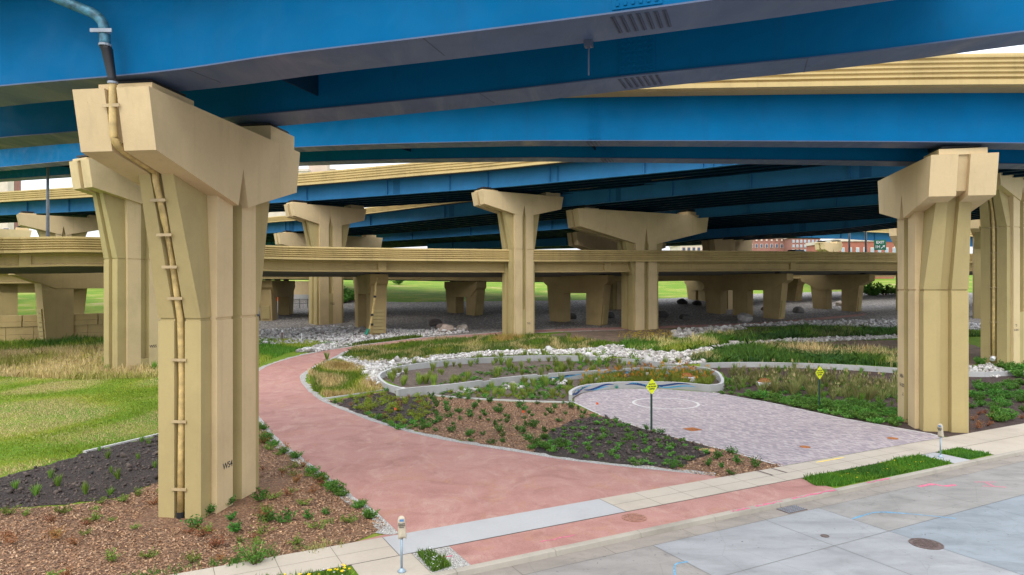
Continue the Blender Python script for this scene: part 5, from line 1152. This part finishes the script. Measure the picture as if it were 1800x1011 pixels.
def wins(root, xs, zs, w_, h, frame_m='stonew', gl='glass', band=None):
    for x in xs:
        for z in zs:
            mb = MB(); mb.box(x-w_/2, x+w_/2, -.12, -.01, z, z+h); f = mb.build('window', M[frame_m], root)
            mb = MB(); mb.box(x-w_*.38, x+w_*.38, -.17, -.121, z+h*.08, z+h*.92); mb.build('pane', M[gl], f)
root, w_, H = building(-120, 13.5, 285, 230, 3, 'stonew', 'pale stone faced tower at the far left edge'); wins(root, [w_-8.8+i*4.2 for i in range(3)], [H-13.2-6*i for i in range(4)], 2.2, 3.2)
root, w_, H = building(14, 26, 283, 234, 3, 'brick', 'red brick corner tower beside the pale stone tower at far left'); wins(root, [-.9], [H-13.4-6*i for i in range(4)], 1.6, 3)
root, w_, H = building(542, 575, 270, 262, 4, 'pinkst', 'tall pinkish university block seen above the tan parapet behind the front pier'); wins(root, [-4.2], [H-10.6-5*i for i in range(3)], 2.4, 1.0)
root, w_, H = building(440, 541, 301, 258, 3, 'stonew', 'lower pale university block carrying blue lettering')
text('sign_lettering', 'UNIVERSITY', 3.9, frame((w_-12.8, -.15, H-3.2), Vector((1,0,0)), Vector((0,0,1)), Vector((0,-1,0))), plain('blue_letters', (.02, .05, .30), .6), root, .06)
root, w_, H = building(577.5, 588, 300, 270, 4, 'brick', 'small brown block right of the pinkish university block')
root, w_, H = building(1196, 1236, 430, 240, 16, 'stonew', 'tan and brick apartment block low behind the ramp'); wins(root, [-w_+1.2+i*1.75 for i in range(9)], [H-2.4, H-4.6], 1.0, 1.5, 'brick')
root, w_, H = building(1237, 1262, 424, 250, 16, 'white', 'white block with blue glass bands low behind the ramp'); wins(root, [-1.6, 1.6], [H-2.6, H-4.6], 2.6, 1.0, 'white', 'winlight')
root, w_, H = building(1316, 1390, 419, 232, 22, 'brick', 'long brick hospital block with a pale cornice and two rows of windows'); wins(root, [-w_+.9+i*1.72 for i in range(8)], [H-3.2, H-5.8], .9, 1.4); wins(root, [-w_+.9+i*1.72 for i in range(8)], [H-.9], .8, .7, 'brick2', 'stonew')
root, w_, H = building(1391, 1442, 418, 226, 24, 'brick', 'brick tower wing with close rows of bright windows'); wins(root, [-w_+.7+i*1.28 for i in range(8)], [H-1.6-1.55*i for i in range(4)], .7, 1.0, 'stonew', 'winlight')
root, w_, H = building(1476, 1572, 424, 196, 22, 'brick2', 'bright red brick block with tall pale window strips behind the exit sign'); wins(root, [-w_+.9+i*2.1 for i in range(8)], [H-4.6-i*3.4 for i in range(2)], .95, 2.9, 'stonew', 'winlight')
root, w_, H = building(792, 882, 431, 210, 20, 'graycon', 'long white ribbed building just above the tan ramp at centre'); 
for i in range(20): mb = MB(); mb.box(-w_+.4+i*.78, -w_+.65+i*.78, -.2, -.01, H-6, H-.3); mb.build('rib', M['galv'], root)

# ------------------------------------------------------------------ light, camera
w = bpy.data.worlds.new('World'); sc.world = w; w.use_nodes = True
nt = w.node_tree; bg = nt.nodes['Background']
sky = nt.nodes.new('ShaderNodeTexSky'); sky.sky_type = 'NISHITA'; sky.sun_disc = False
SUN_EL, SUN_AZ = R_(52), R_(200)          # azimuth measured clockwise from +Y: behind the camera and a little to the left
sky.sun_elevation = SUN_EL; sky.sun_rotation = SUN_AZ; sky.air_density = 1.0; sky.dust_density = 6; sky.ozone_density = .6
mx = nt.nodes.new('ShaderNodeMix'); mx.data_type = 'RGBA'; mx.inputs[0].default_value = .85
nt.links.new(sky.outputs[0], mx.inputs[6]); 
tc = nt.nodes.new('ShaderNodeTexCoord'); sx = nt.nodes.new('ShaderNodeSeparateXYZ'); nt.links.new(tc.outputs['Generated'], sx.inputs[0])
mr = nt.nodes.new('ShaderNodeMapRange'); nt.links.new(sx.outputs[2], mr.inputs[0]); mr.inputs[1].default_value = 0; mr.inputs[2].default_value = 1; mr.inputs[3].default_value = .36; mr.inputs[4].default_value = 1.12   # overcast sky: about three times brighter overhead than at the horizon
cn = nt.nodes.new('ShaderNodeTexNoise'); cn.inputs['Scale'].default_value = 5; cn.inputs['Detail'].default_value = 6; nt.links.new(tc.outputs['Generated'], cn.inputs['Vector'])
cm = nt.nodes.new('ShaderNodeMapRange'); nt.links.new(cn.outputs['Fac'], cm.inputs[0]); cm.inputs[1].default_value = .3; cm.inputs[2].default_value = .7; cm.inputs[3].default_value = .86; cm.inputs[4].default_value = 1.1
mu = nt.nodes.new('ShaderNodeMath'); mu.operation = 'MULTIPLY'; nt.links.new(mr.outputs[0], mu.inputs[0]); nt.links.new(cm.outputs[0], mu.inputs[1])
vm = nt.nodes.new('ShaderNodeVectorMath'); vm.operation = 'SCALE'; vm.inputs[0].default_value = (12.6, 13.2, 14.2); nt.links.new(mu.outputs[0], vm.inputs[3]); nt.links.new(vm.outputs[0], mx.inputs[7])   # cloud deck
nt.links.new(mx.outputs[2], bg.inputs['Color']); bg.inputs['Strength'].default_value = .15
sl_ = bpy.data.lights.new('sun', 'SUN'); sl_.energy = .7; sl_.angle = R_(30); sl_.color = (1, .95, .86)
so = bpy.data.objects.new('sun', sl_); col.objects.link(so)
d = Vector((math.sin(SUN_AZ)*math.cos(SUN_EL), math.cos(SUN_AZ)*math.cos(SUN_EL), math.sin(SUN_EL)))
so.rotation_euler = d.to_track_quat('Z', 'Y').to_euler(); so.location = (0, -30, 60)
cam = bpy.data.cameras.new('camera'); cam.sensor_width = 36; cam.lens = 36*F/1800; cam.clip_end = 3000; cam.clip_start = .1
co = bpy.data.objects.new('camera', cam); col.objects.link(co); co.location = (0, 0, CH); co.rotation_euler = (R_(90), 0, 0)
sc.camera = co
sc.view_settings.view_transform = 'Standard'; sc.view_settings.look = 'None'; sc.view_settings.exposure = .82; sc.view_settings.gamma = 1
for o in sc.objects:
    if '_d' in o: del o['_d']
